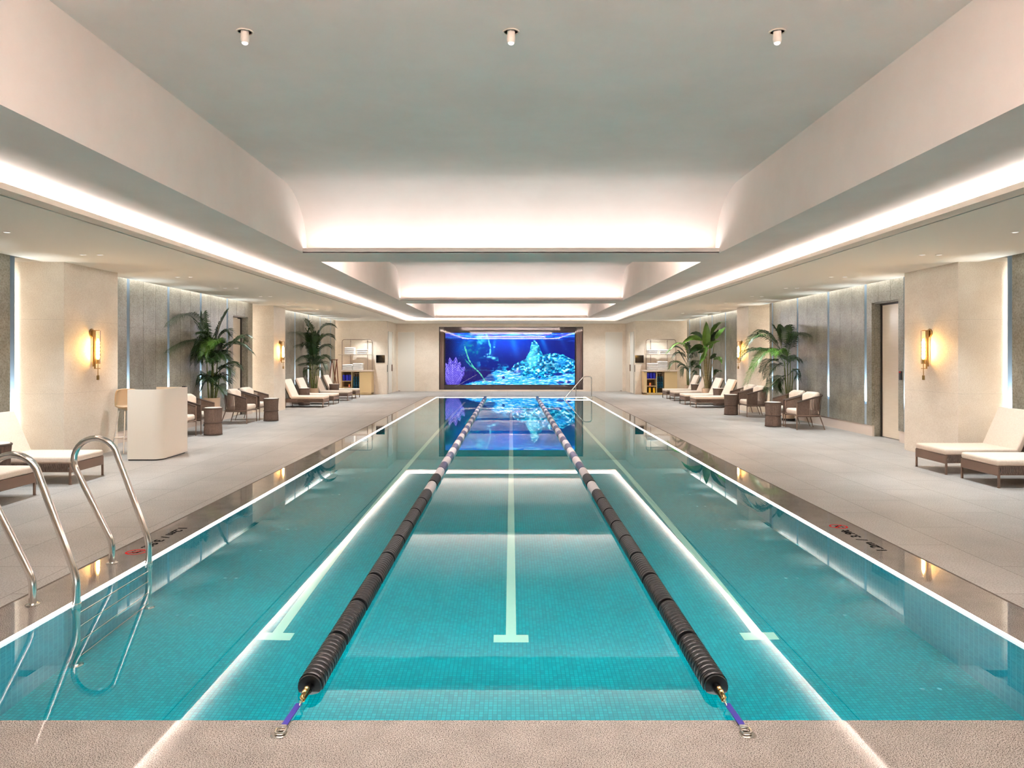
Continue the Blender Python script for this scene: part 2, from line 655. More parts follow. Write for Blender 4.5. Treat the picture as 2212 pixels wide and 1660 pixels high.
rows = [ring(i / NB) for i in range(NB + 1)]
rows.append([(p[0], p[1], CZ + .05) for p in rows[-1]])
m.grid(rows, True)
struct(m, 'ceiling', MT['plaster'], 'plaster band sloping up to the lit cove', 'ceiling', smooth=True)
for i, (y0, y1) in enumerate(COFF):
    m = MB()
    r_y, r_z = 1.05, CT - CB
    ye = y1 + 0.12
    for s in (-1, 1):
        pts = [(s * CX, y0, CB), (s * CX, y0, CT), (s * CX, ye - r_y, CT)]
        arc = [(ye - r_y + r_y * math.sin(a), CB + r_z * math.cos(a)) for a in [PI / 2 * k / 14 for k in range(15)]]
        for (ya, za) in arc:
            pass
        # side wall as strips under the curve
        m.face((s * CX, y0, CB), (s * CX, ye - r_y, CB), (s * CX, ye - r_y, CT), (s * CX, y0, CT))
        for k in range(14):
            (ya, za), (yb, zb) = arc[k], arc[k + 1]
            if zb - CB < 1e-5:
                m.face((s * CX, ya, CB), (s * CX, yb, CB), (s * CX, ya, za))
            else:
                m.face((s * CX, ya, CB), (s * CX, yb, CB), (s * CX, yb, zb), (s * CX, ya, za))
    m.face((-CX, y0, CB), (CX, y0, CB), (CX, y0, CT), (-CX, y0, CT))
    m.face((-CX, y0, CT), (CX, y0, CT), (CX, ye - r_y, CT), (-CX, ye - r_y, CT))
    bmesh.ops.remove_doubles(m.bm, verts=m.bm.verts, dist=1e-4)
    struct(m, 'ceiling', MT['plaster'],
           ['grey plaster coffer over the near end of the pool', 'plaster coffer over the middle of the pool', 'plaster coffer close to the aquarium screen'][i], 'ceiling')
    m = MB()
    m.grid([[(-CX, ya, za), (CX, ya, za)] for (ya, za) in arc])
    struct(m, 'ceiling', MT['plaster'], ['curved bright end wall of the first coffer', 'curved bright end wall of the middle coffer',
                                         'curved bright end wall of the coffer by the screen'][i], 'ceiling', smooth=True)
    # lip and beam underside
    m = MB()
    m.box(-CX, CX, y1 - .10, y1 - .07, CB, CB + .065)
    yn = COFF[i + 1][0] if i < 2 else y1 + .14
    m.box(-CX, CX, y1 - .10, yn, CB - .004, CB + .012)
    struct(m, 'ceiling', MT['plaster'], ['beam between the first and middle coffers', 'beam between the middle and last coffers',
                                         'ledge under the last coffer by the screen'][i], 'ceiling')
    m = MB()  # unseen ledge, added to hide the fill lamp for the ceiling
    m.box(-CX, CX, y0 + .10, y0 + .13, CB, CB + .065)
    m.box(-CX, CX, y0, y0 + .13, CB - .004, CB + .012)
    struct(m, 'ceiling', MT['plaster'], ['unseen added lamp ledge at the near end of the first coffer', 'unseen added lamp ledge at the near end of the middle coffer',
                                         'unseen added lamp ledge at the near end of the last coffer'][i], 'ceiling')

# ---- walls
m = MB()
m.box(-7.2, -BX, -2.2, 31, 0, 3.1)
struct(m, 'wall_left', MT['beige_stone'], 'beige wall behind the stone cladding on the ladder side', 'wall')
m = MB()
m.box(BX, 7.2, -2.2, 31, 0, 3.1)
struct(m, 'wall_right', MT['beige_stone'], 'beige wall behind the stone cladding opposite the ladder', 'wall')
m = MB()
m.box(-7.2, 7.2, -2.3, -2.2, 0, 3.8)
struct(m, 'wall_back', MT['beige_stone'], 'beige wall behind the viewer', 'wall')
# far wall with the screen niche, and the two returns
NX, NZ0, NZ1 = 2.98, 0.067, 2.667
m = MB()
m.box(-4.9, -NX, YB, YB + .1, 0, 3.1)
m.box(NX, 4.9, YB, YB + .1, 0, 3.1)
m.box(-NX, NX, YB, YB + .1, NZ1, 3.1)
m.box(-NX, NX, YB, YB + .1, 0, NZ0)
struct(m, 'wall_far', MT['beige_stone'], 'beige stone end wall around the aquarium screen', 'wall')
SY = 28.28
RXW = 4.74
for s in (-1, 1):
    m = MB()
    a, b = sorted((s * RXW, s * 7.0))
    m.box(a, b, SY, SY + .12, 0, CZ + .01)
    struct(m, 'wall_alcove', MT['beige_stone'], 'beige stone wall behind the towel cabinet ' + ('on the ladder side' if s < 0 else 'opposite the ladder'), 'wall')
    m = MB()
    a, b = sorted((s * RXW, s * (RXW + .12)))
    m.box(a, b, SY + .12, SY + .22, 0, CZ + .01)
    m.box(a, b, SY + 1.42, YB, 0, CZ + .01)
    m.box(a, b, SY + .22, SY + 1.42, 2.42, CZ + .01)
    struct(m, 'wall_return', MT['beige_stone'], 'short return wall with a sliding door ' + ('on the ladder side' if s < 0 else 'opposite the ladder'), 'wall')
# niche box behind the glass
m = MB()
m.box(-NX, NX, YB + .75, YB + .8, 0, NZ1 + .05)
m.box(-NX - .05, -NX, YB + .1, YB + .8, 0, NZ1 + .05)
m.box(NX, NX + .05, YB + .1, YB + .8, 0, NZ1 + .05)
m.box(-NX, NX, YB + .1, YB + .8, NZ1, NZ1 + .05)
m.box(-NX, NX, YB + .1, YB + .8, NZ0 - .05, NZ0)
struct(m, 'wall_niche', MT['niche'], 'dark niche holding the aquarium screen', 'wall')

# ---- columns
for s in (-1, 1):
    for k, (y0, y1) in enumerate(((10.33, 11.74), (19.45, 20.45))):
        m = MB()
        a, b = sorted((s * COLX, s * BX))
        m.box(a, b, y0, y1, 0, CZ + .01)
        side = 'on the ladder side' if s < 0 else 'opposite the ladder'
        struct(m, 'column', MT['beige_stone'], ('wide beige stone column nearer the viewer ' if k == 0 else 'narrower beige stone column further down ') + side, 'column')

# ---- stone cladding in panels with light channels between
CHANNELS = {-1: [], 1: []}
DOORS = {-1: (17.72, 18.72), 1: (12.72, 13.66)}
DTOP = 2.46


def cladding(s, y_start, y_end, channels, door, label):
    root = thing('wall_cladding', label, 'wall cladding')
    root['kind'] = 'structure'
    pm, jm = MB(), MB()
    cw = 0.05
    edges = sorted([y_start] + [c - cw for c in channels] + [c + cw for c in channels] + [y_end])
    segs = []
    cur = y_start
    for c in sorted(channels):
        if c - cw > cur + .02:
            segs.append((cur, c - cw))
        cur = c + cw
    if y_end > cur + .02:
        segs.append((cur, y_end))
    xa, xb = sorted((s * WX, s * (WX + .05)))
    ja, jb = sorted((s * (WX + .02), s * (WX + .06)))
    for (a, b) in segs:
        n = max(1, round((b - a) / 0.48))
        w = (b - a) / n
        for i in range(n):
            u0, u1 = a + i * w + (.004 if i else 0), a + (i + 1) * w - (.004 if i < n - 1 else 0)
            if door and u1 > door[0] + .01 and u0 < door[1] - .01:
                if u0 < door[0]:
                    pm.box(xa, xb, u0, door[0], .2, 2.94)
                if u1 > door[1]:
                    pm.box(xa, xb, door[1], u1, .2, 2.94)
                pm.box(xa, xb, max(u0, door[0]), min(u1, door[1]), DTOP, 2.94)
            else:
                pm.box(xa, xb, u0, u1, .2, 2.94)
                if i:
                    jm.box(ja, jb, u0 - .012, u0 + .004, .2, 2.94)
    pm.build('stone_panel', MT['grey_stone'], root)
    if len(jm.bm.verts):
        jm.build('panel_joint', MT['brass_joint'], root)
    # plinth
    bm_ = MB()
    pa, pb = sorted((s * (WX + .015), s * (WX + .06)))
    if door:
        bm_.box(pa, pb, y_start, door[0], 0, .2)
        bm_.box(pa, pb, door[1], y_end, 0, .2)
    else:
        bm_.box(pa, pb, y_start, y_end, 0, .2)
    bm_.build('plinth', MT['plinth'], root)
    for c in channels:
        if door and door[0] - .05 < c < door[1] + .05:
            continue
        ch = MB()
        d0, d1 = s * (WX + .005), s * (WX + .06)
        a, b = sorted((d0, d1))
        t = .006
        x0, x1 = sorted((d1, s * (WX + .066)))
        ch.box(x0, x1, c - cw, c + cw, .2, 2.94)
        ch.box(a, b, c - cw, c - cw + t, .2, 2.94)
        ch.box(a, b, c + cw - t, c + cw, .2, 2.94)
        ch.box(a, b, c - cw + t, c + cw - t, .2, .57)
        o = ch.build('light_channel', MT['channel'], root)
        CHANNELS[s].append(c)


for s in (-1, 1):
    sd = 'on the ladder side' if s < 0 else 'opposite the ladder'
    cladding(s, -2.2, 9.93, [9.88 - 1.5 * k for k in range(8)], None, 'grey green stone wall panels before the near column ' + sd)
    if s < 0:
        ch = [12.87, 14.38, 15.88, 17.36]
    else:
        ch = [12.50, 13.90, 15.53, 17.2, 18.85]
    cladding(s, 12.15 if s < 0 else 12.3, 19.05, ch, DOORS[s], 'grey green stone wall panels between the two columns ' + sd)
    ch = [22.8, 24.3, 25.8, 27.3] if s < 0 else [22.98, 24.5, 26.04, 27.6]
    cladding(s, 20.85, 28.0, ch, None, 'grey green stone wall panels beyond the further column ' + sd)
    # covered slot above the cladding
    m = MB()
    for y0, y1 in ((-2.2, 10.32), (11.75, 19.42), (20.48, 28.28)):
        a, b = sorted((s * 6.46, s * 7.05))
        m.box(a, b, y0, y1, 2.95, 3.0)
        a, b = sorted((s * 6.46, s * 6.48))
        m.box(a, b, y0, y1, CZ + T, 2.95)
    struct(m, 'trim_5' if s < 0 else 'trim_6', MT['soffit'], 'ceiling light slot above the stone cladding ' + sd, 'ceiling slot')

# ---- doors
# lacquer doors in the stone walls
for s in (-1, 1):
    d0, d1 = DOORS[s]
    sd = 'behind the potted palm on the ladder side' if s < 0 else 'with a card reader beside the near column'
    r = thing('door_1' if s < 0 else 'door_2', 'beige lacquered door set into the grey stone wall ' + sd, 'door')
    r['kind'] = 'structure'
    m = MB()
    x0, x1 = sorted((s * (WX + .17), s * (WX + .21)))
    m.box(x0, x1, d0 + .05, d1 - .02, 0.01, DTOP - .05)
    m.build('door_panel', MT['door_lacq'], r)
    m = MB()
    x0, x1 = sorted((s * (WX + .05), s * (WX + .25)))
    m.box(x0, x1, d1 - .02, d1 + .0, 0, DTOP)
    m.box(x0, x1, d0, d0 + .02, 0, DTOP)
    m.box(x0, x1, d0, d1, DTOP - .02, DTOP + .01)
    m.build('jamb_lining', MT['grey_stone'], r)
    m = MB()
    x0, x1 = sorted((s * (WX + .15), s * (WX + .24)))
    if s > 0:
        m.box(x0, x1, d1 - .06, d1 - .02, 0, DTOP)
        m.box(x0, x1, d0 + .02, d1 - .02, DTOP - .05, DTOP - .02)
    else:
        m.box(x0, x1, d1 - .07, d1 - .02, 0, DTOP)
    m.build('door_frame', MT['jamb'], r)
# flush white doors in the far wall
for s in (-1, 1):
    r = thing('door_3' if s < 0 else 'door_4', 'flush white door in the end wall ' + ('nearer the ladder side' if s < 0 else 'beyond the pool handrail'), 'door')
    r['kind'] = 'structure'
    a = at(860, 717, D=YB) if s < 0 else at(1308, 717, D=YB)
    b = at(895, 847, D=YB) if s < 0 else at(1344, 847, D=YB)
    x0, x1 = sorted((a.x, b.x))
    m = MB()
    m.box(x0, x1, YB - .012, YB, 0.01, 2.44)
    m.build('door_panel', MT['door_white'], r)
    m = MB()
    m.box(x0 - .015, x0, YB - .016, YB, 0, 2.46)
    m.box(x1, x1 + .015, YB - .016, YB, 0, 2.46)
    m.box(x0 - .015, x1 + .015, YB - .016, YB, 2.44, 2.46)
    m.build('door_frame', MT['soffit'], r)
    m = MB()
    m.box((x0 + .01) if s < 0 else (x1 - .09), (x0 + .09) if s < 0 else (x1 - .01), YB - .03, YB - .012, 0.012, 0.03)
    m.build('door_hinge', MT['bronze'], r)
# sliding doors in the returns
for s in (-1, 1):
    r = thing('door_5' if s < 0 else 'door_6', 'pale sliding door in the return wall beside the towel cabinet ' + ('on the ladder side' if s < 0 else 'opposite the ladder'), 'door')
    r['kind'] = 'structure'
    x0, x1 = sorted((s * (RXW + .03), s * (RXW + .07)))
    m = MB()
    m.box(x0, x1, SY + .55, SY + 1.42, 0.01, 2.42)
    m.build('door_panel', MT['door_white'], r)
    m = MB()
    x0, x1 = sorted((s * (RXW + .09), s * (RXW + .14)))
    m.box(x0, x1, SY + .22, SY + .6, 0.0, 2.42)
    m.build('door_pocket', MT['jamb'], r)
    m = MB()
    x0, x1 = sorted((s * (RXW - .012), s * (RXW + .035)))
    m.box(x0, x1, SY + 1.26, SY + 1.30, .86, 1.12)
    m.build('door_handle', MT['bronze'], r)
    m = MB()
    x0, x1 = sorted((s * (RXW - .014), s * RXW))
    m.box(x0, x1, SY + .05, SY + .11, .86, 1.12)
    o = m.build('door_latch', MT['black'], r)
EXPO = 1.85
SCREEN_E = 0.58
DL_Y = [7.83, 9.6, 12.32, 14.37, 16.4, 18.4, 21.2, 23.0, 26.06, 27.6]

# ================================================================== DOWNLIGHTS
proto = None
order = ['closest', 'second', 'third', 'fourth', 'fifth', 'sixth', 'seventh', 'eighth', 'ninth', 'tenth']
for s in (-1, 1):
    for i, y in enumerate(DL_Y):
        for j, x in enumerate((5.55, 5.33)):
            lab = '%s downlight of the %s ceiling pair over the %s' % (
                'wall side' if j == 0 else 'pool side', order[i] if i else 'first', 'ladder side deck' if s < 0 else 'deck opposite the ladder')
            if proto is None:
                proto = thing('ceiling_downlight', lab, 'downlight', (s * x, y, CZ), 0, 'small recessed downlights over the deck')
                q = MB()
                q.lathe([(.040, .0), (.043, -.002), (.043, -.004), (.032, -.004), (.032, .0)], 20)
                q.build('trim_ring', MT['lip'], proto, True)
                q = MB()
                q.lathe([(.031, -.0015), (.031, -.0035), (.015, -.0038)], 18)
                q.build('lens', MT['lens'], proto)
            else:
                o = copy_tree(proto)
                o.location = (s * x, y, CZ)
                o['label'] = lab
for k, x in enumerate((-1.75, 0.0, 1.75)):
    t = thing('spotlight', ['ceiling spotlight in the grey coffer, on the ladder side', 'middle ceiling spotlight in the grey coffer above the centre lane',
                            'ceiling spotlight in the grey coffer, opposite the ladder side'][k], 'spotlight', (x, 4.87, CT), 0, 'three spotlights in the near coffer')
    q = MB()
    q.lathe([(.052, .0), (.056, -.004), (.056, -.007), (.046, -.008), (.046, .0)], 28)
    q.build('trim_ring', MT['lip'], t, True)
    q = MB()
    q.lathe([(.026, 0), (.028, -.055), (.024, -.075), (.021, -.075)], 20)
    q.build('lamp_body', MT['white_top'], t, True)
    q = MB()
    q.lathe([(.021, -.0752), (.020, -.082), (.012, -.088), (.004, -.090)], 18)
    q.build('bulb', MT['lens'], t, True)

# ================================================================== SUN LOUNGERS
LW = 0.70


def make_lounger(name, L=1.18):
    """origin under the middle of the foot end, foot end towards +x"""
    t = thing(name, 'x', 'lounger')
    hw = LW / 2
    m = MB()     # frame: foot panel, head bar, side tubes
    m.box(-.022, 0, -hw, hw, .135, .245, .006)
    m.box(-L, -L + .02, -hw, hw, .15, .235, .006)
    for s in (-1, 1):
        a, b = sorted((s * hw, s * (hw - .02)))
        m.box(-L, -.01, a, b, .145, .165, .004)
        m.tube([(-L, s * (hw - .014), .238), (-.01, s * (hw - .014), .238)], .014, 8)
    m.box(-L, -.02, -hw + .02, hw - .02, .2, .215)
    m.build('frame', MT['bronze'], t)
    for s in (-1, 1):
        m = MB()
        n = 56
        for i in range(n):      # woven cord wrapped over the side tube
            x = -L + .03 + (L - .06) * i / (n - 1)
            m.tube([(x + .006, s * (hw - .002), .155), (x - .006, s * (hw + .003), .2), (x + .004, s * (hw - .001), .246)], .0095, 5)
        m.box(-L + .02, -.03, s * hw - .012 if s > 0 else -hw + .004, s * hw - .004 if s > 0 else -hw + .012, .165, .24)
        m.build('rope_side', MT['rope'], t)
    for x in (-.012, -L + .10):
        for s in (-1, 1):
            m = MB()
            m.box(x - .011, x + .011, s * (hw - .011) - .011, s * (hw - .011) + .011, 0, .15, .003)
            m.box(x - .012, x + .012, s * (hw - .011) - .012, s * (hw - .011) + .012, 0, .006)
            m.build('leg', MT['bronze'], t)
    m = MB()
    m.box(-.93, .004, -hw + .004, hw - .004, .246, .320, .026, 4)
    c = m.build('seat_cushion', MT['cushion'], t, True)
    m = MB()
    m.tube([(-.91, -hw + .012, .262), (-.012, -hw + .012, .262), (-.012, hw - .012, .262), (-.91, hw - .012, .262)], .005, 6)
    m.build('piping', MT['cushion'], c, True)
    # back rest, hinged at x=-.9
    a = math.radians(66)
    ux, uz = -math.cos(a), math.sin(a)
    nx, nz = -math.sin(a), -math.cos(a)      # to the rear
    BL = .56
    m = MB()
    m.box(0, BL, -hw + .004, hw - .004, 0, .075, .026, 4)
    for v in m.bm.verts:
        u, w = v.co.x, v.co.z
        v.co.x, v.co.z = -.885 + ux * u + nx * w, .30 + uz * u + nz * w
    m.build('back_cushion', MT['cushion'], t, True)
    m = MB()
    m.box(-.05, BL - .03, -hw + .01, hw - .01, .078, .095, .003)
    for v in m.bm.verts:
        u, w = v.co.x, v.co.z
        v.co.x, v.co.z = -.885 + ux * u + nx * w, .30 + uz * u + nz * w
    m.tube([(-L + .1, 0, .2), (-.885 + ux * .35 + nx * .1, 0, .30 + uz * .35 + nz * .1)], .01, 6)
    m.build('back_support', MT['rope_dark'], t)
    return t


lo = make_lounger('sun_lounger')
first = True


def place(proto, used, loc, rz, label, group):
    o = proto if not used else copy_tree(proto)
    o.location = loc
    o.rotation_euler = (0, 0, rz)
    o['label'] = label
    if group:
        o['group'] = group
    return o


G_L = 'cream cushioned loungers along the pool deck'
LOUNGE = [
    (-5.09, 7.59, 0, 'cream sun lounger cut off by the frame edge directly behind the pool ladder'),
    (-5.085, 8.90, 0, 'cream sun lounger between the near column and the reception desk on the ladder side'),
    (5.48, 8.68, PI, 'cream sun lounger opposite the ladder, nearest the viewer, overlapping another lounger'),
    (5.44, 9.62, PI, 'cream sun lounger standing against the near column opposite the ladder'),
    (-5.36, 21.48, 0, 'first cream lounger beyond the further column on the ladder side'),
    (-5.37, 22.77, 0, 'second cream lounger beyond the further column on the ladder side, next to a drum table'),
    (-5.35, 24.64, 0, 'third cream lounger beyond the further column on the ladder side, beside the palm pot'),
    (-5.37, 25.97, 0, 'last cream lounger on the ladder side, in front of the towel cabinet'),
    (5.23, 21.32, PI, 'first cream lounger beyond the further column opposite the ladder, behind a drum table'),
    (5.23, 22.65, PI, 'second cream lounger beyond the further column opposite the ladder, before the broad-leaved plant'),
    (5.32, 24.50, PI, 'third cream lounger beyond the further column opposite the ladder, behind the broad-leaved plant'),
    (5.33, 25.75, PI, 'last cream lounger opposite the ladder, in front of the towel cabinet'),
]
for i, (x, y, rz, lab) in enumerate(LOUNGE):
    place(lo, i > 0, (x, y, 0), rz, lab, G_L)


# ================================================================== DRUM SIDE TABLES
def make_drum():
    t = thing('drum_table', 'x', 'side table')
    nfl = 44
    rows = []
    prof = [(.010, .152), (.04, .160), (.12, .158), (.2, .150), (.27, .152), (.36, .154), (.44, .160), (.49, .164)]
    for z, r in prof:
        ring = []
        for k in range(nfl * 2):
            a = 2 * PI * k / (nfl * 2)
            rr = r + (.0035 if k % 2 else -.0025)
            ring.append((rr * math.cos(a), rr * math.sin(a), z))
        rows.append(ring)
    m = MB()
    vv = m.grid(rows, True)
    m.cap(list(reversed(vv[0])))
    m.cap(vv[-1])
    m.build('woven_body', MT['rope'], t)
    for z, r, nm in ((.015, .158, 'base_ring'), (.235, .156, 'middle_band'), (.50, .163, 'rim')):
        m = MB()
        m.tube([(r * math.cos(2 * PI * k / 32), r * math.sin(2 * PI * k / 32), z) for k in range(32)], .011 if nm != 'rim' else .014, 8, closed=True)
        m.build(nm, MT['rope_dark'], t, True)
    m = MB()
    m.lathe([(.150, .49), (.152, .512), (.146, .518)], 36)
    m.build('top', MT['white_top'], t, True)
    return t


dr = make_drum()
G_D = 'woven drum tables with pale tops'
DRUMS = [
    (-5.76, 8.25, 'woven drum table between the two near loungers on the ladder side, cut by the frame'),
    (-5.60, 13.92, 'woven drum table in front of the armchairs beside the reception desk'),
    (-5.47, 16.88, 'woven drum table in front of the armchairs before the further column on the ladder side'),
    (-6.18, 22.13, 'woven drum table between the first two far loungers on the ladder side'),
    (-6.04, 25.30, 'woven drum table between the last two loungers on the ladder side'),
    (5.50, 15.55, 'woven drum table by the nearest pair of armchairs opposite the ladder'),
    (5.51, 18.57, 'woven drum table by the armchairs next to the further column opposite the ladder'),
    (6.16, 21.98, 'woven drum table between the first two far loungers opposite the ladder'),
    (6.27, 25.12, 'woven drum table between the last two loungers opposite the ladder'),
]
for i, (x, y, lab) in enumerate(DRUMS):
    place(dr, i > 0, (x, y, 0), random.uniform(0, 6), lab, G_D)


# ================================================================== ROPE ARMCHAIRS
def arm_path(x0, hw, zf, zs, zb, xb, rr=.2, n=8):
    """U path seen from above, front ends at x0, back at xb, with rising height"""
    pts = []
    for s in (-1,):
        pts.append(Vector((x0, -hw, zf)))
        pts.append(Vector((x0 - (x0 - xb - rr) * .5, -hw, zf + (zs - zf) * .5)))
        pts.append(Vector((xb + rr, -hw, zs)))
    for k in range(1, n):
        a = PI / 2 * k / n
        pts.append(Vector((xb + rr - rr * math.sin(a), -hw + rr - rr * math.cos(a), zs + (zb - zs) * k / n)))
    pts.append(Vector((xb, -hw + rr, zb)))
    pts.append(Vector((xb, 0, zb + .01)))
    mir = [Vector((p.x, -p.y, p.z)) for p in reversed(pts[:-1])]
    return pts + mir


def resample(path, n):
    d = [0]
    for a, b in zip(path, path[1:]):
        d.append(d[-1] + (b - a).length)
    out = []
    for i in range(n):
        t = d[-1] * i / (n - 1)
        k = 0
        while k < len(d) - 2 and d[k + 1] < t:
            k += 1
        f = (t - d[k]) / max(1e-9, d[k + 1] - d[k])
        out.append(path[k].lerp(path[k + 1], f))
    return out


def make_chair():
    """front towards +x; front legs at x=.27"""
    t = thing('armchair', 'x', 'armchair')
    top = arm_path(.27, .315, .552, .655, .70, -.30, .2)
    bot = arm_path(.27, .305, .285, .285, .285, -.25, .17)
    m = MB()
    m.tube(top, .016, 8)
    m.build('arm_rail', MT['rope_dark'], t, True)
    m = MB()
    m.tube(bot, .012, 8)
    m.tube([(.27, -.305, .285), (.27, .305, .285)], .011, 8)
    m.box(-.22, .26, -.29, .29, .272, .29)
    m.build('seat_frame', MT['bronze'], t)
    # wrapped cord between the rails
    n = 92
    A, B = resample(top, n), resample(bot, n)
    m = MB()
    for i in range(n):
        b, a = B[i], A[i]
        mid = a.lerp(b, .5)
        out = Vector((mid.x + .05, mid.y, 0)).normalized() * (.004 if i % 2 else -.004)
        j = min(n - 1, i + 1)
        side = (A[j] - A[max(0, i - 1)]).normalized() * .0062
        q = [b - side, b + side, mid + out + side, mid + out - side, a + side, a - side]
        vs_ = [m.bm.verts.new(v) for v in q]
        m.bm.faces.new((vs_[0], vs_[1], vs_[2], vs_[3]))
        m.bm.faces.new((vs_[3], vs_[2], vs_[4], vs_[5]))
    # solid wrapped skirt at the bottom and band near the front
    m.grid([[p + Vector((0, 0, -.028)) for p in B], [p + Vector((0, 0, .02)) for p in B]])
    k = 16
    m.grid([[p for p in B[:k]], [p for p in A[:k]]])
    m.grid([[p for p in B[-k:]], [p for p in A[-k:]]])
    m.build('rope_shell', MT['rope'], t)
    for s in (-1, 1):
        m = MB()
        m.tube([(.27, s * .312, 0), (.27, s * .312, .40), (.27, s * .314, .552)], [.010, .0115, .0115], 8)
        m.build('leg', MT['bronze'], t)
        m = MB()
        m.tube([(-.30, s * .285, 0), (-.21, s * .255, .275)], [.009, .012], 8)
        m.build('leg', MT['bronze'], t)
    m = MB()
    m.box(-.20, .275, -.285, .285, .292, .405, .04, 4)
    m.build('seat_cushion', MT['cushion'], t, True)
    # curved back cushion
    inner = arm_path(-.09, .285, 0, 0, 0, -.265, .19)
    P = resample(inner, 34)
    rows = []
    for p, f in zip(P, [min(1, min(i, 33 - i) / 5) ** .6 for i in range(34)]):
        c = Vector((.0, 0, 0))
        nrm = Vector((p.x + .0, p.y * .9, 0))
        nrm = (Vector((.10, 0, 0)) - nrm).normalized()
        th = .075 * (.55 + .45 * f)
        hgt = .645 + .10 * f
        ring = []
        for (u, w) in ((0, .36), (.5, .345), (1, .36), (1.08, .45), (1.0, hgt - .05), (.75, hgt - .012), (.4, hgt), (0.08, hgt - .02), (-.02, hgt - .07)):
            ring.append(Vector((p.x, p.y, w)) + nrm * (th * u))
        rows.append(ring)
    m = MB()
    vv = m.grid(rows, True)
    m.cap(list(reversed(vv[0])))
    m.cap(vv[-1])
    m.build('back_cushion', MT['cushion'], t, True, angle=60)
    return t


ac = make_chair()
G_C = 'rope armchairs with cream cushions'
CHAIRS = [
    (-6.13, 13.46, 0, 'rope armchair half hidden behind the white reception desk'),
    (-6.11, 14.26, 0, 'rope armchair beyond the reception desk, in front of the tall palm'),
    (-6.02, 16.42, 0, 'rope armchair on the ladder side with its open rope flank fully in view'),
    (-6.03, 17.27, 0, 'rope armchair beside the further column on the ladder side'),
    (5.985, 15.12, PI, 'rope armchair closest to the viewer opposite the ladder'),
    (5.99, 15.87, PI, 'rope armchair behind the nearest armchair opposite the ladder, before the palm pot'),
    (5.96, 18.17, PI, 'rope armchair beyond the palm opposite the ladder'),
    (5.97, 18.95, PI, 'rope armchair close to the further column opposite the ladder'),
]
for i, (x, y, rz, lab) in enumerate(CHAIRS):
    place(ac, i > 0, (x, y, 0), rz, lab, G_C)

# ================================================================== RECEPTION DESK AND STOOL
t = thing('reception_desk', 'cream white reception desk with a rounded corner beside the near column on the ladder side', 'reception desk', (-5.2, 10.95, 0))
X0, X1, Y0, Y1, R = -.24, .235, -.45, .45, .13


def desk_outline(x0, x1, y0, y1, r, n=10):
    p = [(x0, y0)]
    for k in range(n + 1):
        a = -PI / 2 + PI / 2 * k / n
        p.append((x1 - r + r * math.cos(a), y0 + r + r * math.sin(a)))
    rb = r * .35
    for k in range(n + 1):
        a = PI / 2 * k / n
        p.append((x1 - rb + rb * math.cos(a), y1 - rb + rb * math.sin(a)))
    p.append((x0, y1))
    return p


def ushell(m, z0, z1, ins=0.0, th=.045):
    o = desk_outline(X0, X1 - ins, Y0 + ins, Y1 - ins, R)
    i = desk_outline(X0, X1 - ins - th, Y0 + ins + th, Y1 - ins - th, R - .04)
    rows = [[(x, y, z0) for x, y in o], [(x, y, z1) for x, y in o], [(x, y, z1) for x, y in i], [(x, y, z0) for x, y in i], [(x, y, z0) for x, y in o]]
    vv = m.grid(rows)
    m.bm.faces.new([vv[k][0] for k in range(4)])
    m.bm.faces.new([vv[k][-1] for k in range(4)])


m = MB()
ushell(m, .02, 1.01)
m.build('shell', MT['desk'], t, True)
m = MB()
ushell(m, 0.0, .02, .025, .03)
m.build('plinth', MT['jamb'], t)
m = MB()
m.prism([(X0 + .03, Y0 + .05), (X1 - .05, Y0 + .05), (X1 - .05, Y1 - .05), (X0 + .03, Y1 - .05)], .70, .735)
m.build('worktop', MT['tan'], t)
o = MB()
o.box(-5.03, -4.975, 11.31, 11.37, 1.01, 1.028, .006)
tag(o.build('desk_bell', MT['black']), 'small black object on the top edge of the reception desk', 'desk accessory')

t = thing('bar_stool', 'tan shell bar stool with thin metal legs between the column and the reception desk', 'stool', (-5.90, 11.50, 0), math.radians(-38))
rows = []
prof = [(.20, .655, .17), (.17, .642, .185), (.08, .636, .19), (-.05, .640, .195), (-.14, .662, .20), (-.185, .715, .205), (-.205, .80, .20), (-.222, .90, .185), (-.228, .955, .165), (-.230, .975, .12)]
for (x, z, hw) in prof:
    row = []
    for k in range(-6, 7):
        f = k / 6
        lift = .05 * abs(f) ** 2.5
        fwd = .075 * abs(f) ** 2.4 if z > .7 else .02 * abs(f) ** 2
        row.append(Vector((x + fwd, hw * f, z + (lift if z < .7 else 0))))
    rows.append(row)
m = MB()
m.grid(rows)
o = m.build('seat_shell', MT['tan'], t, True, angle=80)
sm = o.modifiers.new('thick', 'SOLIDIFY')
sm.thickness = .028
sm.offset = -1
ss = o.modifiers.new('sub', 'SUBSURF')
ss.levels = ss.render_levels = 2
for sx, sy in ((1, 1), (1, -1), (-1, 1), (-1, -1)):
    m = MB()
    m.tube([(.19 * sx - .02, .19 * sy, 0), (.10 * sx - .02, .13 * sy, .64)], .0095, 8)
    m.build('leg', MT['steel'], t)
m = MB()
m.tube([(.16, .168, .22), (.16, -.168, .22), (-.18, -.168, .22), (-.18, .168, .22)], .008, 8, closed=True)
m.build('footrest', MT['steel'], t)

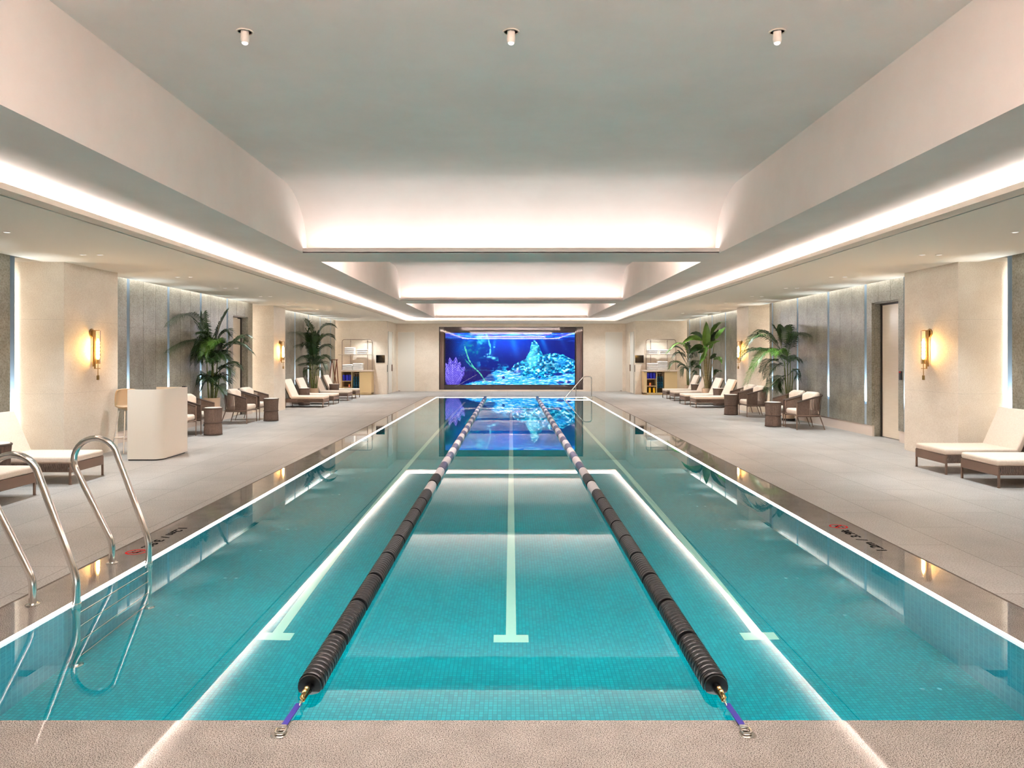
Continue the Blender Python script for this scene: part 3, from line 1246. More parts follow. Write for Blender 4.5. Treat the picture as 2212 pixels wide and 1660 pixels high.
# ================================================================== WALL SCONCES
def make_sconce():
    """wall plane at x=0, projecting towards +x"""
    t = thing('wall_sconce', 'x', 'wall lamp')
    m = MB()
    m.lathe([(.062, 0), (.064, .012), (.058, .02), (.02, .024)], 28, axis='x')
    m.build('back_plate', MT['brass'], t, True)
    m = MB()
    m.tube([(.03, .0, .04), (.03, .0, -.50)], .011, 10)
    m.tube([(.055, .0, .04), (.055, .0, -.535)], .012, 10)
    m.tube([(.02, 0, .036), (.125, 0, .036)], .005, 8)
    m.tube([(.03, 0, -.475), (.055, 0, -.475)], .006, 8)
    m.tube([(.055, 0, -.53), (.135, 0, -.53)], .005, 8)
    m.build('bracket', MT['brass'], t, True)
    m = MB()
    m.lathe([(.034, -.445), (.034, .034), (.0315, .034), (.0315, -.445)], 22, c=(.10, 0, 0))
    m.build('glass_tube', MT['glass'], t, True)
    m = MB()
    m.lathe([(.036, -.46), (.036, -.45), (.024, -.448), (.024, -.395), (.012, -.392)], 20, c=(.10, 0, 0))
    m.build('socket', MT['brass'], t, True)
    m = MB()
    m.tube([(.10, 0, -.46), (.10, 0, -.63)], .006, 8)
    m.lathe([(.018, -.70), (.019, -.695), (.019, -.635), (.012, -.63)], 14, c=(.10, 0, 0))
    m.build('pull', MT['brass'], t, True)
    m = MB()
    pr = [(.010, -.39)]
    z = -.375
    for k in range(5):
        pr += [(.013, z), (.0235, z + .012), (.0235, z + .036), (.013, z + .046)]
        z += .052
    pr += [(.013, z), (.010, z + .02), (.004, z + .028)]
    m.lathe(pr, 18, c=(.10, 0, 0))
    m.build('bulb', MT['bulb'], t, True)
    return t


sc_ = make_sconce()
SC = [(-COLX, 11.0, 1.83, 0, 'brass tube wall lamp on the near column by the reception desk'),
      (COLX, 11.02, 1.83, PI, 'brass tube wall lamp on the near column beside the lacquered door'),
      (-COLX, 19.95, 1.83, 0, 'brass tube wall lamp on the further column on the ladder side'),
      (COLX, 20.0, 1.83, PI, 'brass tube wall lamp on the further column beside the palm fronds')]
for i, (x, y, z, rz, lab) in enumerate(SC):
    place(sc_, i > 0, (x, y, z), rz, lab, 'brass wall lamps on the columns')

t = thing('card_reader', 'small dark card reader on the stone beside the lacquered door', 'card reader', (WX, 12.62, 1.15))
m = MB()
m.box(-.028, 0, -.03, .03, -.075, .075, .006)
m.build('body', MT['black'], t)
m = MB()
m.box(-.029, -.026, -.026, .026, .050, .07)
m.build('indicator', MT['red'], t)
# ================================================================== POOL LADDER
t = thing('pool_ladder', 'stainless steel pool ladder with two looped rails on the coping', 'ladder')
for y in (4.44, 5.325):
    pts = [(-2.868, y, 0.0), (-2.868, y, .17), (-3.145, y, .70)]
    # loop over the top
    c0 = Vector((-2.985, y, .745))
    r = .158
    arc = []
    for k in range(0, 15):
        a = math.radians(205 - (205 - 28) * k / 14)
        arc.append((c0.x + r * math.cos(a), y, c0.z + r * math.sin(a)))
    body = fillet([(-2.868, y, 0.0), (-2.868, y, .16), (-3.128, y, .66)], .06)[:-1] + [Vector(p) for p in arc] + fillet([(-2.835, y, .79), (-2.605, y, .17), (-2.605, y, -.95)], .07)[1:]
    m = MB()
    m.tube(body, .0215, 16)
    o = m.build('rail', MT['steel'], t, True)
    for (fx, fz) in ((-2.868, 0.0), (-2.605, -.967)):
        m = MB()
        m.lathe([(.040, 0), (.040, .008), (.026, .014)], 24, c=(fx, y, fz))
        m.build('flange', MT['steel'], o, True)
    m = MB()
    m.lathe([(.026, -.012), (.027, 0), (.026, .012)], 20, c=(-2.605, y, -.0))
    m.build('collar', MT['steel'], o, True)
for z in (-.15, -.40, -.65, -.88):
    m = MB()
    m.tube([(-2.605, 4.44, z), (-2.605, 5.325, z)], .013, 10)
    m.build('rung', MT['steel'], t, True)

# ================================================================== FAR HANDRAIL
t = thing('pool_handrail', 'bent steel handrail over the pool entry step at the far corner', 'handrail')
yy = 25.48
m = MB()
m.tube(fillet([(2.765, yy, 0), (2.765, yy, .765), (2.50, yy, .765), (1.83, yy, .0), (1.83, yy, -.25)], {1: .09, 2: .08, 3: .03}), .019, 10)
m.build('rail', MT['steel'], t, True)
m = MB()
m.tube([(2.23, yy, .44), (2.23, yy, -.035)], .017, 10)
m.build('post', MT['steel'], t, True)
m = MB()
m.lathe([(.04, 0), (.04, .008), (.022, .012)], 20, c=(2.765, yy, 0))
m.build('flange', MT['steel'], t, True)


# ================================================================== LANE ROPES
def float_mesh(n, L):
    prof = []
    p = L / n
    y = .012
    prof.append((.018, 0.0))
    for i in range(n):
        w = (L - .03) / n
        prof += [(.040, y), (.040, y + w * .16), (.054, y + w * .20), (.058, y + w * .30), (.058, y + w * .52), (.0545, y + w * .56), (.0545, y + w * .64), (.058, y + w * .68), (.058, y + w * .88), (.054, y + w * .97), (.040, y + w * .99)]
        y += w
    prof.append((.018, L - .008))
    m = MB()
    m.lathe(prof, 22, axis='y')
    return m


def white_mesh(n, L):
    prof = [(.018, 0)]
    w = (L - .02) / n
    y = .01
    for i in range(n):
        prof += [(.046, y), (.054, y + w * .15), (.054, y + w * .85), (.046, y + w)]
        y += w
    prof.append((.018, L - .005))
    m = MB()
    m.lathe(prof, 18, axis='y')
    return m


FM = {}
for k, mm in (('float_black', float_mesh(11, .515)), ('float_white', white_mesh(8, .515)), ('float_blue', white_mesh(8, .515))):
    o = mm.build(k, MT[k], None, True, angle=32)
    FM[k] = o.data
    bpy.data.objects.remove(o)
for s, x0 in ((-1, -.908), (1, .925)):
    t = thing('lane_rope', 'black and white float line across the pool ' + ('nearer the ladder' if s < 0 else 'further from the ladder'), 'lane rope', (x0, 0, 0.004), 0, 'lane ropes in the pool')
    y = 3.335
    k = 0
    while y + .52 < P1 - .05:
        if y < 7.6:
            key = 'float_black'
        elif y > 24.0:
            key = 'float_blue'
        else:
            key = 'float_white' if k % 2 == 0 else ('float_black' if y < 9.5 else 'float_blue')
            k += 1
        nm = {'float_black': 'black_float', 'float_white': 'white_float', 'float_blue': 'dark_blue_float'}[key]
        o = bpy.data.objects.new(nm, FM[key])
        COL.objects.link(o)
        o.parent = t
        o.location = (0, y, 0)
        y += .518
    m = MB()
    m.tube([(0, 3.31, 0), (0, P1 - .01, 0)], .012, 8)
    m.build('cable', MT['black'], t)
    m = MB()
    m.lathe([(.052, 3.333), (.053, 3.345), (.048, 3.35)], 22, axis='y')
    m.lathe([(.020, 3.305), (.022, 3.335)], 14, axis='y')
    m.build('end_cap', MT['float_black'], t, True)
    # shackle, S hook, strap, buckle, deck anchor
    ax = .0
    ex = s * .012 * -1
    m = MB()
    m.box(-.011, .011, 3.215, 3.312, .004, .012, .003)
    m.box(-.011, .011, 3.215, 3.312, -.012, -.004, .003)
    m.lathe([(.010, .010), (.011, .02), (.006, .025)], 14, c=(0, 3.29, 0))
    m.lathe([(.010, .010), (.011, .02), (.006, .025)], 14, c=(0, 3.258, 0))
    m.tube([(0.0, 3.228 + .016 * math.cos(a), .002 + .016 * math.sin(a)) for a in [2 * PI * k / 12 for k in range(12)]], .004, 6, closed=True)
    m.build('shackle', MT['brass'], t)
    m = MB()
    m.tube(fillet([(.004, 3.232, .006), (s * .004, 3.205, .004), (-s * .014, 3.178, .006), (-s * .010, 3.150, .014), (-s * .010, 3.142, .002)], .012), .0036, 8)
    m.build('hook', MT['steel'], t, True)
    m = MB()
    a, b = Vector((-.002 * s, 3.165, .006)), Vector((s * .006, 2.965, .006))
    wd = Vector((.0125, 0, 0))
    hz = Vector((0, 0, .0022))
    c1 = [a - wd, a + wd, b + wd, b - wd]
    lo_, hi_ = [m.bm.verts.new(p - hz) for p in c1], [m.bm.verts.new(p + hz) for p in c1]
    m.bm.faces.new(lo_)
    m.bm.faces.new(hi_)
    for i in range(4):
        j = (i + 1) % 4
        m.bm.faces.new((lo_[i], lo_[j], hi_[j], hi_[i]))
    m.build('strap', MT['strap'], t)
    m = MB()
    m.box(s * .006 - .015, s * .006 + .015, 2.950, 2.975, .000, .013, .003)
    m.tube(fillet([(s * .006 - .018, 2.955, .006), (s * .006 - .018, 2.918, .004), (s * .006 + .018, 2.918, .004), (s * .006 + .018, 2.955, .006)], .016), .0048, 8)
    m.build('buckle', MT['steel'], t, True)
    m = MB()
    m.lathe([(.034, -.0035), (.034, -.0015), (.026, -.0015)], 26, c=(s * .008, 2.925, 0))
    m.build('deck_anchor', MT['steel'], t, True)


# ================================================================== DEPTH MARKINGS
def text_mesh(body, size):
    cu = bpy.data.curves.new('t', 'FONT')
    cu.body = body
    cu.size = size
    cu.align_x = 'CENTER'
    cu.align_y = 'CENTER'
    cu.extrude = .0006
    cu.offset = .0024
    cu.resolution_u = 3
    ob = bpy.data.objects.new('t', cu)
    COL.objects.link(ob)
    bpy.context.view_layer.update()
    dg = bpy.context.evaluated_depsgraph_get()
    me = bpy.data.meshes.new_from_object(ob.evaluated_get(dg))
    bpy.data.objects.remove(ob)
    return me


bits = [('metric_lettering', text_mesh('1.2m', .107)), ('slash', text_mesh('/', .107)), ('feet_lettering', text_mesh('3.9ft', .107))]
wid = [max(v.co.x for v in me.vertices) - min(v.co.x for v in me.vertices) for _, me in bits]
gap = .045
k = .665 / (sum(wid) + 2 * gap)
for s, x, y, rz in ((-1, -2.848, 6.09, -PI / 2), (1, 2.850, 6.01, PI / 2)):
    t = thing('depth_marking', 'black depth lettering on the granite coping ' + ('beside the pool ladder' if s < 0 else 'opposite the ladder'), 'lettering', (x, y, .0008), rz, 'depth lettering on the coping')
    cur = -.3325
    for (nm, me0), w_ in zip(bits, wid):
        me = me0.copy()
        me.materials.clear()
        me.materials.append(MT['ink'])
        mid = (max(v.co.x for v in me.vertices) + min(v.co.x for v in me.vertices)) / 2
        o = bpy.data.objects.new(nm, me)
        COL.objects.link(o)
        o.parent = t
        o.scale = (k, 1, 1)
        o.location = (cur + w_ * k / 2 - mid * k, 0, 0)
        cur += (w_ + gap) * k
for s, x, y in ((-1, -2.852, 5.635), (1, 2.862, 6.475)):
    t = thing('no_diving_sign', 'round red no diving sign on the coping ' + ('between the ladder rails and the lettering' if s < 0 else 'opposite the ladder'), 'sign', (x, y, 0), s * PI / 2, 'no diving signs on the coping')
    m = MB()
    def annulus(r0, r1, z, n=36):
        m.grid([[(r0 * math.cos(2 * PI * k / n), r0 * math.sin(2 * PI * k / n), z) for k in range(n)],
                [(r1 * math.cos(2 * PI * k / n), r1 * math.sin(2 * PI * k / n), z) for k in range(n)]], True)
    annulus(.062, .077, .0014)
    d = .0075
    v = Vector((1, -1, 0)).normalized() * .064
    nn = Vector((1, 1, 0)).normalized() * d
    z = Vector((0, 0, .0016))
    m.face(-v - nn + z, v - nn + z, v + nn + z, -v + nn + z)
    m.build('red_ring', MT['red'], t)
    m = MB()      # diving figure: body, arms, head, and a wave line
    def blob(pts, w):
        for a, b in zip(pts, pts[1:]):
            a, b = Vector((*a, .0012)), Vector((*b, .0012))
            dd = (b - a).normalized()
            n_ = Vector((-dd.y, dd.x, 0)) * w
            m.face(a - n_, b - n_, b + n_, a + n_)
    blob([(-.040, .030), (-.012, .026), (.012, .008), (.034, -.012)], .0065)
    blob([(-.012, .026), (-.030, .012), (-.044, .014)], .005)
    m.bm.faces.new([m.bm.verts.new((.018 + .009 * math.cos(2 * PI * k / 14), .018 + .009 * math.sin(2 * PI * k / 14), .0012)) for k in range(14)])
    blob([(-.046, -.030), (-.030, -.024), (-.014, -.032), (.004, -.025), (.022, -.032), (.038, -.026)], .0035)
    m.build('diver_symbol', MT['ink'], t)


# ================================================================== PALMS
def frond_mesh(pts, L, nl, w=.011, rach=.006, start=.18, droop=.35, seed=0, X=0.0):
    """pts: base, shoulder, tip of the midrib"""
    rnd = random.Random(seed)
    p0, p1, p2 = pts
    N = 20
    c = bez(p0, p1, p2, N)
    m = MB()
    m.tube(c, [rach * (1 - .75 * i / N) for i in range(N + 1)], 5)
    up = Vector((0, 0, 1))
    for i in range(nl):
        t = start + (1 - start) * (i + .5) / nl
        k = min(N - 1, int(t * N))
        p = c[k].lerp(c[k + 1], t * N - k)
        T = (c[k + 1] - c[k]).normalized()
        S = T.cross(up)
        if S.length < .15:
            S = T.cross(Vector((0, 1, 0)))
        S.normalize()
        Nn = S.cross(T).normalized()
        tt = (t - start) / (1 - start)
        ln = L * (.35 + .65 * math.sin(PI * min(1, .18 + .72 * tt))) * rnd.uniform(.85, 1.1)
        for sg in (-1, 1):
            d = (S * sg * (.85 - .35 * tt) + T * (.45 + .55 * tt) + Nn * .25).normalized()
            q1 = p + d * ln * .5
            q2 = p + d * ln * .95 + Vector((0, 0, -droop * ln * rnd.uniform(.6, 1.3)))
            sd = T * w
            vs_ = [m.bm.verts.new(v) for v in (p - sd * .5, p + sd * .5, q1 + sd, q1 - sd, q2)]
            m.bm.faces.new((vs_[0], vs_[1], vs_[2], vs_[3]))
            m.bm.faces.new((vs_[3], vs_[2], vs_[4]))
    wall_clamp(m, X)
    return m


def wall_clamp(m, X):
    lim = WX - .025
    for v in m.bm.verts:
        x = v.co.x + X
        if abs(x) > lim:      # leaves bend where they meet the wall
            k = abs(x) - lim
            v.co.x = math.copysign(lim - .04 * (1 - math.exp(-k * 8)), x) - X
            v.co.z -= k * .25


def pot_parts(t, r0, r1, h, dark=True):
    m = MB()
    m.lathe([(r0, .05), (r1, h - .02), (r1 + .004, h), (r1 - .02, h), (r1 - .02, h - .05)], 32)
    m.build('pot', MT['pot'], t, True)
    m = MB()
    m.lathe([(r1 - .022, h - .06), (r1 - .022, h - .045)], 24)
    m.build('soil', MT['soil'], t)
    m = MB()
    m.lathe([(r0 + .02, 0), (r0 + .02, .05), (r0 - .02, .05)], 28)
    m.build('pot_base', MT['black'], t)


def palm(label, X, D, pot, stems, fronds, leaf, LL, group=None, sx=-1, w=.0095, nl=40, droop=.35, stem_mat='stem'):
    """fronds: (pixel base, pixel shoulder, pixel tip, depth shift of tip)"""
    t = thing('potted_palm', label, 'palm', (X, D, 0), 0, group)
    pot_parts(t, *pot)
    O = Vector((X, D, 0))
    for i, (bx, tx, top, dd) in enumerate(stems):
        m = MB()
        a = Vector((bx, dd * .4, pot[2] - .06))
        b = Vector((tx, dd, top))
        m.tube(bez(a, a.lerp(b, .5) + Vector((bx * .3, 0, 0)), b, 8), [.018 - .010 * k / 8 for k in range(9)], 7)
        m.build('stem', MT[stem_mat], t, True)
    for i, f in enumerate(fronds):
        (bx, by), (cx_, cy_), (ex, ey), dd = f[:4]
        mk = f[4] if len(f) > 4 else leaf

        def loc(px, py, sh):
            # a point near the plant's own depth; pulled off the wall where needed
            Dp = D + sh
            x = (px - 1104.0) * Dp / F
            if abs(x) > WX - .09:
                x = math.copysign(WX - .09, x)
                Dp = x * F / (px - 1104.0)
            return Vector((x, Dp, H + (767.5 - py) * Dp / F)) - O
        P = [loc(bx, by, 0), loc(cx_, cy_, dd * .5), loc(ex, ey, dd)]
        # bezier control so that the curve passes the shoulder
        ctrl = P[1] * 2 - (P[0] + P[2]) * .5
        length = (P[1] - P[0]).length + (P[2] - P[1]).length
        m = frond_mesh((P[0], ctrl, P[2]), LL * (.55 + .45 * min(1, length / 1.0)), max(12, int(nl * min(1.2, .35 + length))), w=w, droop=droop, seed=i * 13 + int(X * 10), X=X)
        m.build('frond', MT[mk], t)
    return t


def z2(x, y):
    return (340 + x * .1807, 620 + y * .1807)


def z3(x, y):
    return (590 + x / 5.978, 640 + y / 5.978)


def z5(x, y):
    return (1260 + x / 5.821, 640 + y / 5.821)


def z6(x, y):
    return (1560 + x * .2169, 600 + y * .2169)


def fr(fn, a, b, c, d=0.0, *k):
    return (fn(*a), fn(*b), fn(*c), d) + k


A, B_ = 'leaf_areca', 'leaf_bright'
palm('tall airy palm in a beige pot behind the armchairs past the reception desk', -6.33, 15.68, (.15, .165, .594),
     [(-.06, -.10, 1.55, -.03), (.0, .02, 1.75, .02), (.05, .10, 1.6, .05), (-.03, -.02, 1.35, .06), (.03, .05, 1.4, -.06), (.07, .17, 1.2, .0)],
     [fr(z2, (610, 700), (400, 352), (120, 480), -.3), fr(z2, (620, 740), (400, 650), (130, 790), -.3), fr(z2, (690, 700), (745, 480), (835, 300), .1),
      fr(z2, (690, 880), (870, 690), (1095, 760), .2), fr(z2, (700, 920), (940, 650), (1040, 640), .35), fr(z2, (640, 760), (560, 570), (540, 330), .1),
      fr(z2, (650, 800), (520, 640), (430, 905), -.3), fr(z2, (680, 700), (790, 550), (850, 570), .2), fr(z2, (690, 1050), (850, 930), (965, 960), .1),
      fr(z2, (690, 1060), (820, 960), (885, 1040), -.2), fr(z2, (640, 760), (540, 630), (430, 860), .2), fr(z2, (660, 760), (610, 650), (560, 800), -.5, B_),
      fr(z2, (670, 760), (700, 640), (640, 690), -.6, B_), fr(z2, (660, 850), (760, 780), (830, 860), -.3), fr(z2, (640, 880), (560, 820), (510, 900), .2),
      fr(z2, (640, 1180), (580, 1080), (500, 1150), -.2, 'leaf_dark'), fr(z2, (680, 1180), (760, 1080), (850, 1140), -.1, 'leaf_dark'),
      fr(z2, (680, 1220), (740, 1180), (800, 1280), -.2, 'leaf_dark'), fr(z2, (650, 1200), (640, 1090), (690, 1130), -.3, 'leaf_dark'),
      fr(z2, (650, 1160), (590, 1040), (570, 1100), .2, 'leaf_dark'), fr(z2, (680, 820), (640, 620), (500, 560), .2),
      fr(z2, (650, 960), (590, 800), (530, 860), -.3), fr(z2, (670, 960), (700, 800), (760, 860), -.4), fr(z2, (650, 920), (620, 760), (480, 720), .3, 'leaf_dark'),
      fr(z2, (680, 940), (760, 840), (850, 880), .2, 'leaf_dark'), fr(z2, (660, 1000), (650, 860), (610, 900), -.5), fr(z2, (670, 900), (720, 720), (700, 640), .3, 'leaf_dark'),
      fr(z2, (650, 900), (560, 700), (440, 780), -.1), fr(z2, (655, 1220), (600, 1120), (530, 1230), .1, 'leaf_dark'), fr(z2, (680, 1150), (720, 1060), (790, 1110), .2, 'leaf_dark')],
     A, .38)
palm('dense upright palm among the far loungers on the ladder side', -6.33, 23.75, (.14, .165, .44),
     [(-.06, -.16, 1.7, 0), (-.02, -.05, 1.9, .05), (.02, .03, 1.9, -.05), (.06, .15, 1.7, 0), (.0, .08, 1.5, .08), (-.04, -.08, 1.5, -.08), (.08, .2, 1.3, .0)],
     [fr(z3, (510, 700), (490, 470), (410, 310), .1), fr(z3, (530, 700), (620, 430), (765, 385), .1), fr(z3, (500, 740), (380, 520), (225, 480), -.2),
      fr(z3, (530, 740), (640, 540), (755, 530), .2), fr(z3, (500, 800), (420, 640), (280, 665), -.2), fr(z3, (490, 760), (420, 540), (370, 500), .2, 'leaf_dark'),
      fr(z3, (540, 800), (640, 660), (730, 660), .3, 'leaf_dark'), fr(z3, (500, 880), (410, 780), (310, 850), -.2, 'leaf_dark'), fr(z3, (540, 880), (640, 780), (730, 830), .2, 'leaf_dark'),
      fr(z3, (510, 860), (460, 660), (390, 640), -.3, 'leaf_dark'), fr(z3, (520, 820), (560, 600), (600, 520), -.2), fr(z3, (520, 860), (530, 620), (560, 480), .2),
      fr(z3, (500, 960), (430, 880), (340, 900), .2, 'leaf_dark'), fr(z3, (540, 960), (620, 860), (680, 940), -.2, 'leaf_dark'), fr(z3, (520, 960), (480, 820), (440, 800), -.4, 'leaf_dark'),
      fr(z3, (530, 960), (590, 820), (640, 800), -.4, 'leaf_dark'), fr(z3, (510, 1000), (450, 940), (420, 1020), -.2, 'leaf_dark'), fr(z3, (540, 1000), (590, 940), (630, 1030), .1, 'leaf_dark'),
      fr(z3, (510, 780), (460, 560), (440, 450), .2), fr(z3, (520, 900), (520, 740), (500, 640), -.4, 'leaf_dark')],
     'leaf_areca', .38, nl=40)
palm('spreading palm with arching fronds behind the nearest armchairs opposite the ladder', 6.36, 16.98, (.13, .155, .50),
     [(-.04, -.12, 1.35, -.05), (.0, -.02, 1.5, .03), (.03, .06, 1.45, .05), (.05, .10, 1.2, 0), (-.02, -.06, 1.2, .06)],
     [fr(z6, (610, 760), (400, 590), (220, 720), -.2), fr(z6, (600, 780), (370, 720), (205, 780), -.2), fr(z6, (610, 760), (560, 590), (540, 510), .1),
      fr(z6, (630, 740), (640, 560), (620, 500), .3), fr(z6, (650, 760), (730, 590), (855, 590), -.1), fr(z6, (640, 800), (700, 620), (700, 580), .3),
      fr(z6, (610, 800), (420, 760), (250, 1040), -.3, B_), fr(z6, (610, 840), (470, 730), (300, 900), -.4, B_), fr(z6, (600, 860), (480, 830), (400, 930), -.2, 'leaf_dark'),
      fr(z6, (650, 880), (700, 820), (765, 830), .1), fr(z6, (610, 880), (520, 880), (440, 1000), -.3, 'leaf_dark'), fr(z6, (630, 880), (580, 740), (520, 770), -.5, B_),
      fr(z6, (640, 980), (540, 1010), (440, 1130), -.3), fr(z6, (640, 1000), (560, 1040), (560, 1130), -.3), fr(z6, (650, 980), (720, 930), (740, 990), -.1, 'leaf_dark'),
      fr(z6, (640, 860), (660, 800), (620, 800), -.6), fr(z6, (610, 760), (470, 580), (370, 560), .3)],
     'leaf_areca', .40, sx=1, nl=38)
palm('low feathery palm beside the towel cabinet opposite the ladder', 6.36, 26.6, (.13, .15, .42),
     [(-.03, -.06, 1.25, 0), (.02, .05, 1.3, 0), (.0, .0, 1.1, .04)],
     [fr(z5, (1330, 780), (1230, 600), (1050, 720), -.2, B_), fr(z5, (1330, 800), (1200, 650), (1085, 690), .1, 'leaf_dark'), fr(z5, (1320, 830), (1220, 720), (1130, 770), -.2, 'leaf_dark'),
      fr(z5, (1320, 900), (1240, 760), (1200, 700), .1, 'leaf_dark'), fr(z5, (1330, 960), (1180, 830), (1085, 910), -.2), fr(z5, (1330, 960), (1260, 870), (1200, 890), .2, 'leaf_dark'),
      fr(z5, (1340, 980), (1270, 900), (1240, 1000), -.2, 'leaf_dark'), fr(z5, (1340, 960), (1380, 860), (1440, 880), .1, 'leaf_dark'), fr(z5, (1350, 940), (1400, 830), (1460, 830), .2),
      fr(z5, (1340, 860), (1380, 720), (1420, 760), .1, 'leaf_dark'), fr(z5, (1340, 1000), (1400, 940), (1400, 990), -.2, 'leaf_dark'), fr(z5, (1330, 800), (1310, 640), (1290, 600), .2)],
     'leaf_areca', .28, sx=1, nl=30, w=.012)

# broad leaved plant
X, D = 6.27, 23.7
t = thing('broad_leaf_plant', 'tall broad-leaved plant with paddle leaves behind the far loungers opposite the ladder', 'plant', (X, D, 0))
pot_parts(t, .14, .165, .44)
O = Vector((X, D, 0))


def paddle(base, knee, tip, wid, sh, mk='leaf_banana', tilt=0.0, seed=1):
    """petiole from the pot to `base`, blade from base over knee to tip (zoom pixels)"""
    def loc(p, s_):
        px, py = z5(*p)
        Dp = D + s_
        x = (px - 1104.0) * Dp / F
        if x > WX - .12:
            x = WX - .12
            Dp = x * F / (px - 1104.0)
        return Vector((x, Dp, H + (767.5 - py) * Dp / F)) - O
    b, k, e = loc(base, sh * .5), loc(knee, sh * .8), loc(tip, sh)
    root_ = Vector((max(-.07, min(.07, b.x * .25)), sh * .1, .38))
    m = MB()
    pet = bez(root_, Vector((root_.x + (b.x - root_.x) * .25, b.y * .4, (root_.z + b.z) * .55)), b, 10)
    m.tube(pet, [.020 - .012 * i / 10 for i in range(11)], 7)
    m.build('petiole', MT['stem_brown'], t, True)
    ctrl = k * 2 - (b + e) * .5
    n = 14
    c = bez(b, ctrl, e, n)
    rows = []
    rnd = random.Random(seed)
    for i, p in enumerate(c):
        T = (c[min(i + 1, n)] - c[max(i - 1, 0)]).normalized()
        S = T.cross(Vector((0, 1, 0)) * math.cos(tilt) + Vector((0, 0, 1)) * math.sin(tilt))
        if S.length < .1:
            S = Vector((1, 0, 0))
        S.normalize()
        Nn = T.cross(S)
        f = i / n
        hw = wid * (max(0.02, math.sin(PI * min(1, f ** .72))) ** .8) * (1 if f < .97 else .3)
        row = []
        for q in (-1, -.6, -.25, 0, .25, .6, 1):
            fold = abs(q) * .30 * hw
            wav = .012 * math.sin(i * 1.9 + q * 3 + seed) * abs(q)
            row.append(p + S * q * hw - Nn * (-fold) + Nn * wav)
        rows.append(row)
    m = MB()
    m.grid(rows)
    wall_clamp(m, X)
    m.build('leaf', MT[mk], t, True, angle=60)


for i, a in enumerate([
    ((1540, 640), (1545, 480), (1545, 318), .135, -.2, 'leaf_banana', 0.0), ((1590, 620), (1640, 490), (1700, 420), .10, .2, 'leaf_areca', .2),
    ((1600, 500), (1680, 350), (1815, 325), .075, .1, 'leaf_banana', .5), ((1660, 540), (1720, 440), (1800, 385), .085, -.3, 'leaf_bright', .2),
    ((1500, 560), (1430, 470), (1340, 480), .085, .2, 'leaf_areca', .6), ((1490, 560), (1360, 520), (1230, 620), .085, -.4, 'leaf_banana', .4),
    ((1560, 620), (1620, 580), (1725, 560), .08, -.5, 'leaf_banana', .7), ((1510, 650), (1410, 650), (1330, 730), .115, -.3, 'leaf_areca', .3),
    ((1530, 680), (1490, 680), (1440, 720), .09, -.5, 'leaf_areca', .5), ((1540, 760), (1510, 760), (1455, 870), .09, -.5, 'leaf_bright', .1),
    ((1590, 790), (1650, 740), (1670, 740), .07, -.2, 'leaf_areca', .4), ((1640, 800), (1710, 780), (1740, 860), .075, -.3, 'leaf_banana', .3),
    ((1560, 640), (1540, 650), (1520, 780), .085, -.45, 'leaf_banana', .0), ((1650, 1000), (1670, 920), (1700, 960), .06, -.1, 'leaf_areca', .4),
    ((1670, 960), (1710, 930), (1745, 955), .05, .0, 'leaf_areca', .5), ((1600, 660), (1600, 610), (1580, 670), .08, -.6, 'leaf_banana', .4),
    ((1480, 920), (1440, 880), (1390, 920), .05, -.2, 'leaf_dark', .5)]):
    paddle(*a, seed=i)


# ================================================================== TOWEL STATIONS
def towel_mesh(w, d, h, sag, seed):
    rnd = random.Random(seed)
    m = MB()
    m.box(-w / 2, w / 2, -d / 2, d / 2, 0, h, h * .36, 3)
    # a fold line along the front edge
    m.tube([(-w / 2 + .012, -d / 2 + .004, h * .5), (0, -d / 2 - .002, h * .5 + rnd.uniform(-.002, .002)), (w / 2 - .012, -d / 2 + .004, h * .5)], h * .30, 7)
    for v in m.bm.verts:
        v.co.z += sag * (1 - (2 * v.co.x / w) ** 2) + rnd.uniform(-.001, .001)
        v.co.y += .004 * math.sin(v.co.x * 20 + seed)
    return m


TM = []
for i, sg in enumerate((.0, .004, .016)):
    o = towel_mesh(.37, .28, .058, sg, i).build('towel', MT['towel'], None, True)
    TM.append(o.data)
    bpy.data.objects.remove(o)
POS = ['lowest', 'second lowest', 'third lowest', 'fourth lowest', 'fifth lowest', 'topmost']


def towels(x, y, z, n, h, where, group, kind=0, wild=0.0):
    zz = z
    for i in range(n):
        me = TM[kind if i < n - 1 else max(kind, 1)]
        o = bpy.data.objects.new('folded_towel', me)
        COL.objects.link(o)
        sc_h = h / .058
        o.scale = (1, 1, sc_h)
        o.location = (x + random.uniform(-1, 1) * wild, y, zz)
        o.rotation_euler = (0, 0, random.uniform(-1, 1) * wild * 2)
        tag(o, '%s towel %s' % ('topmost' if i == n - 1 else POS[i], where), 'towel', group)
        zz += h


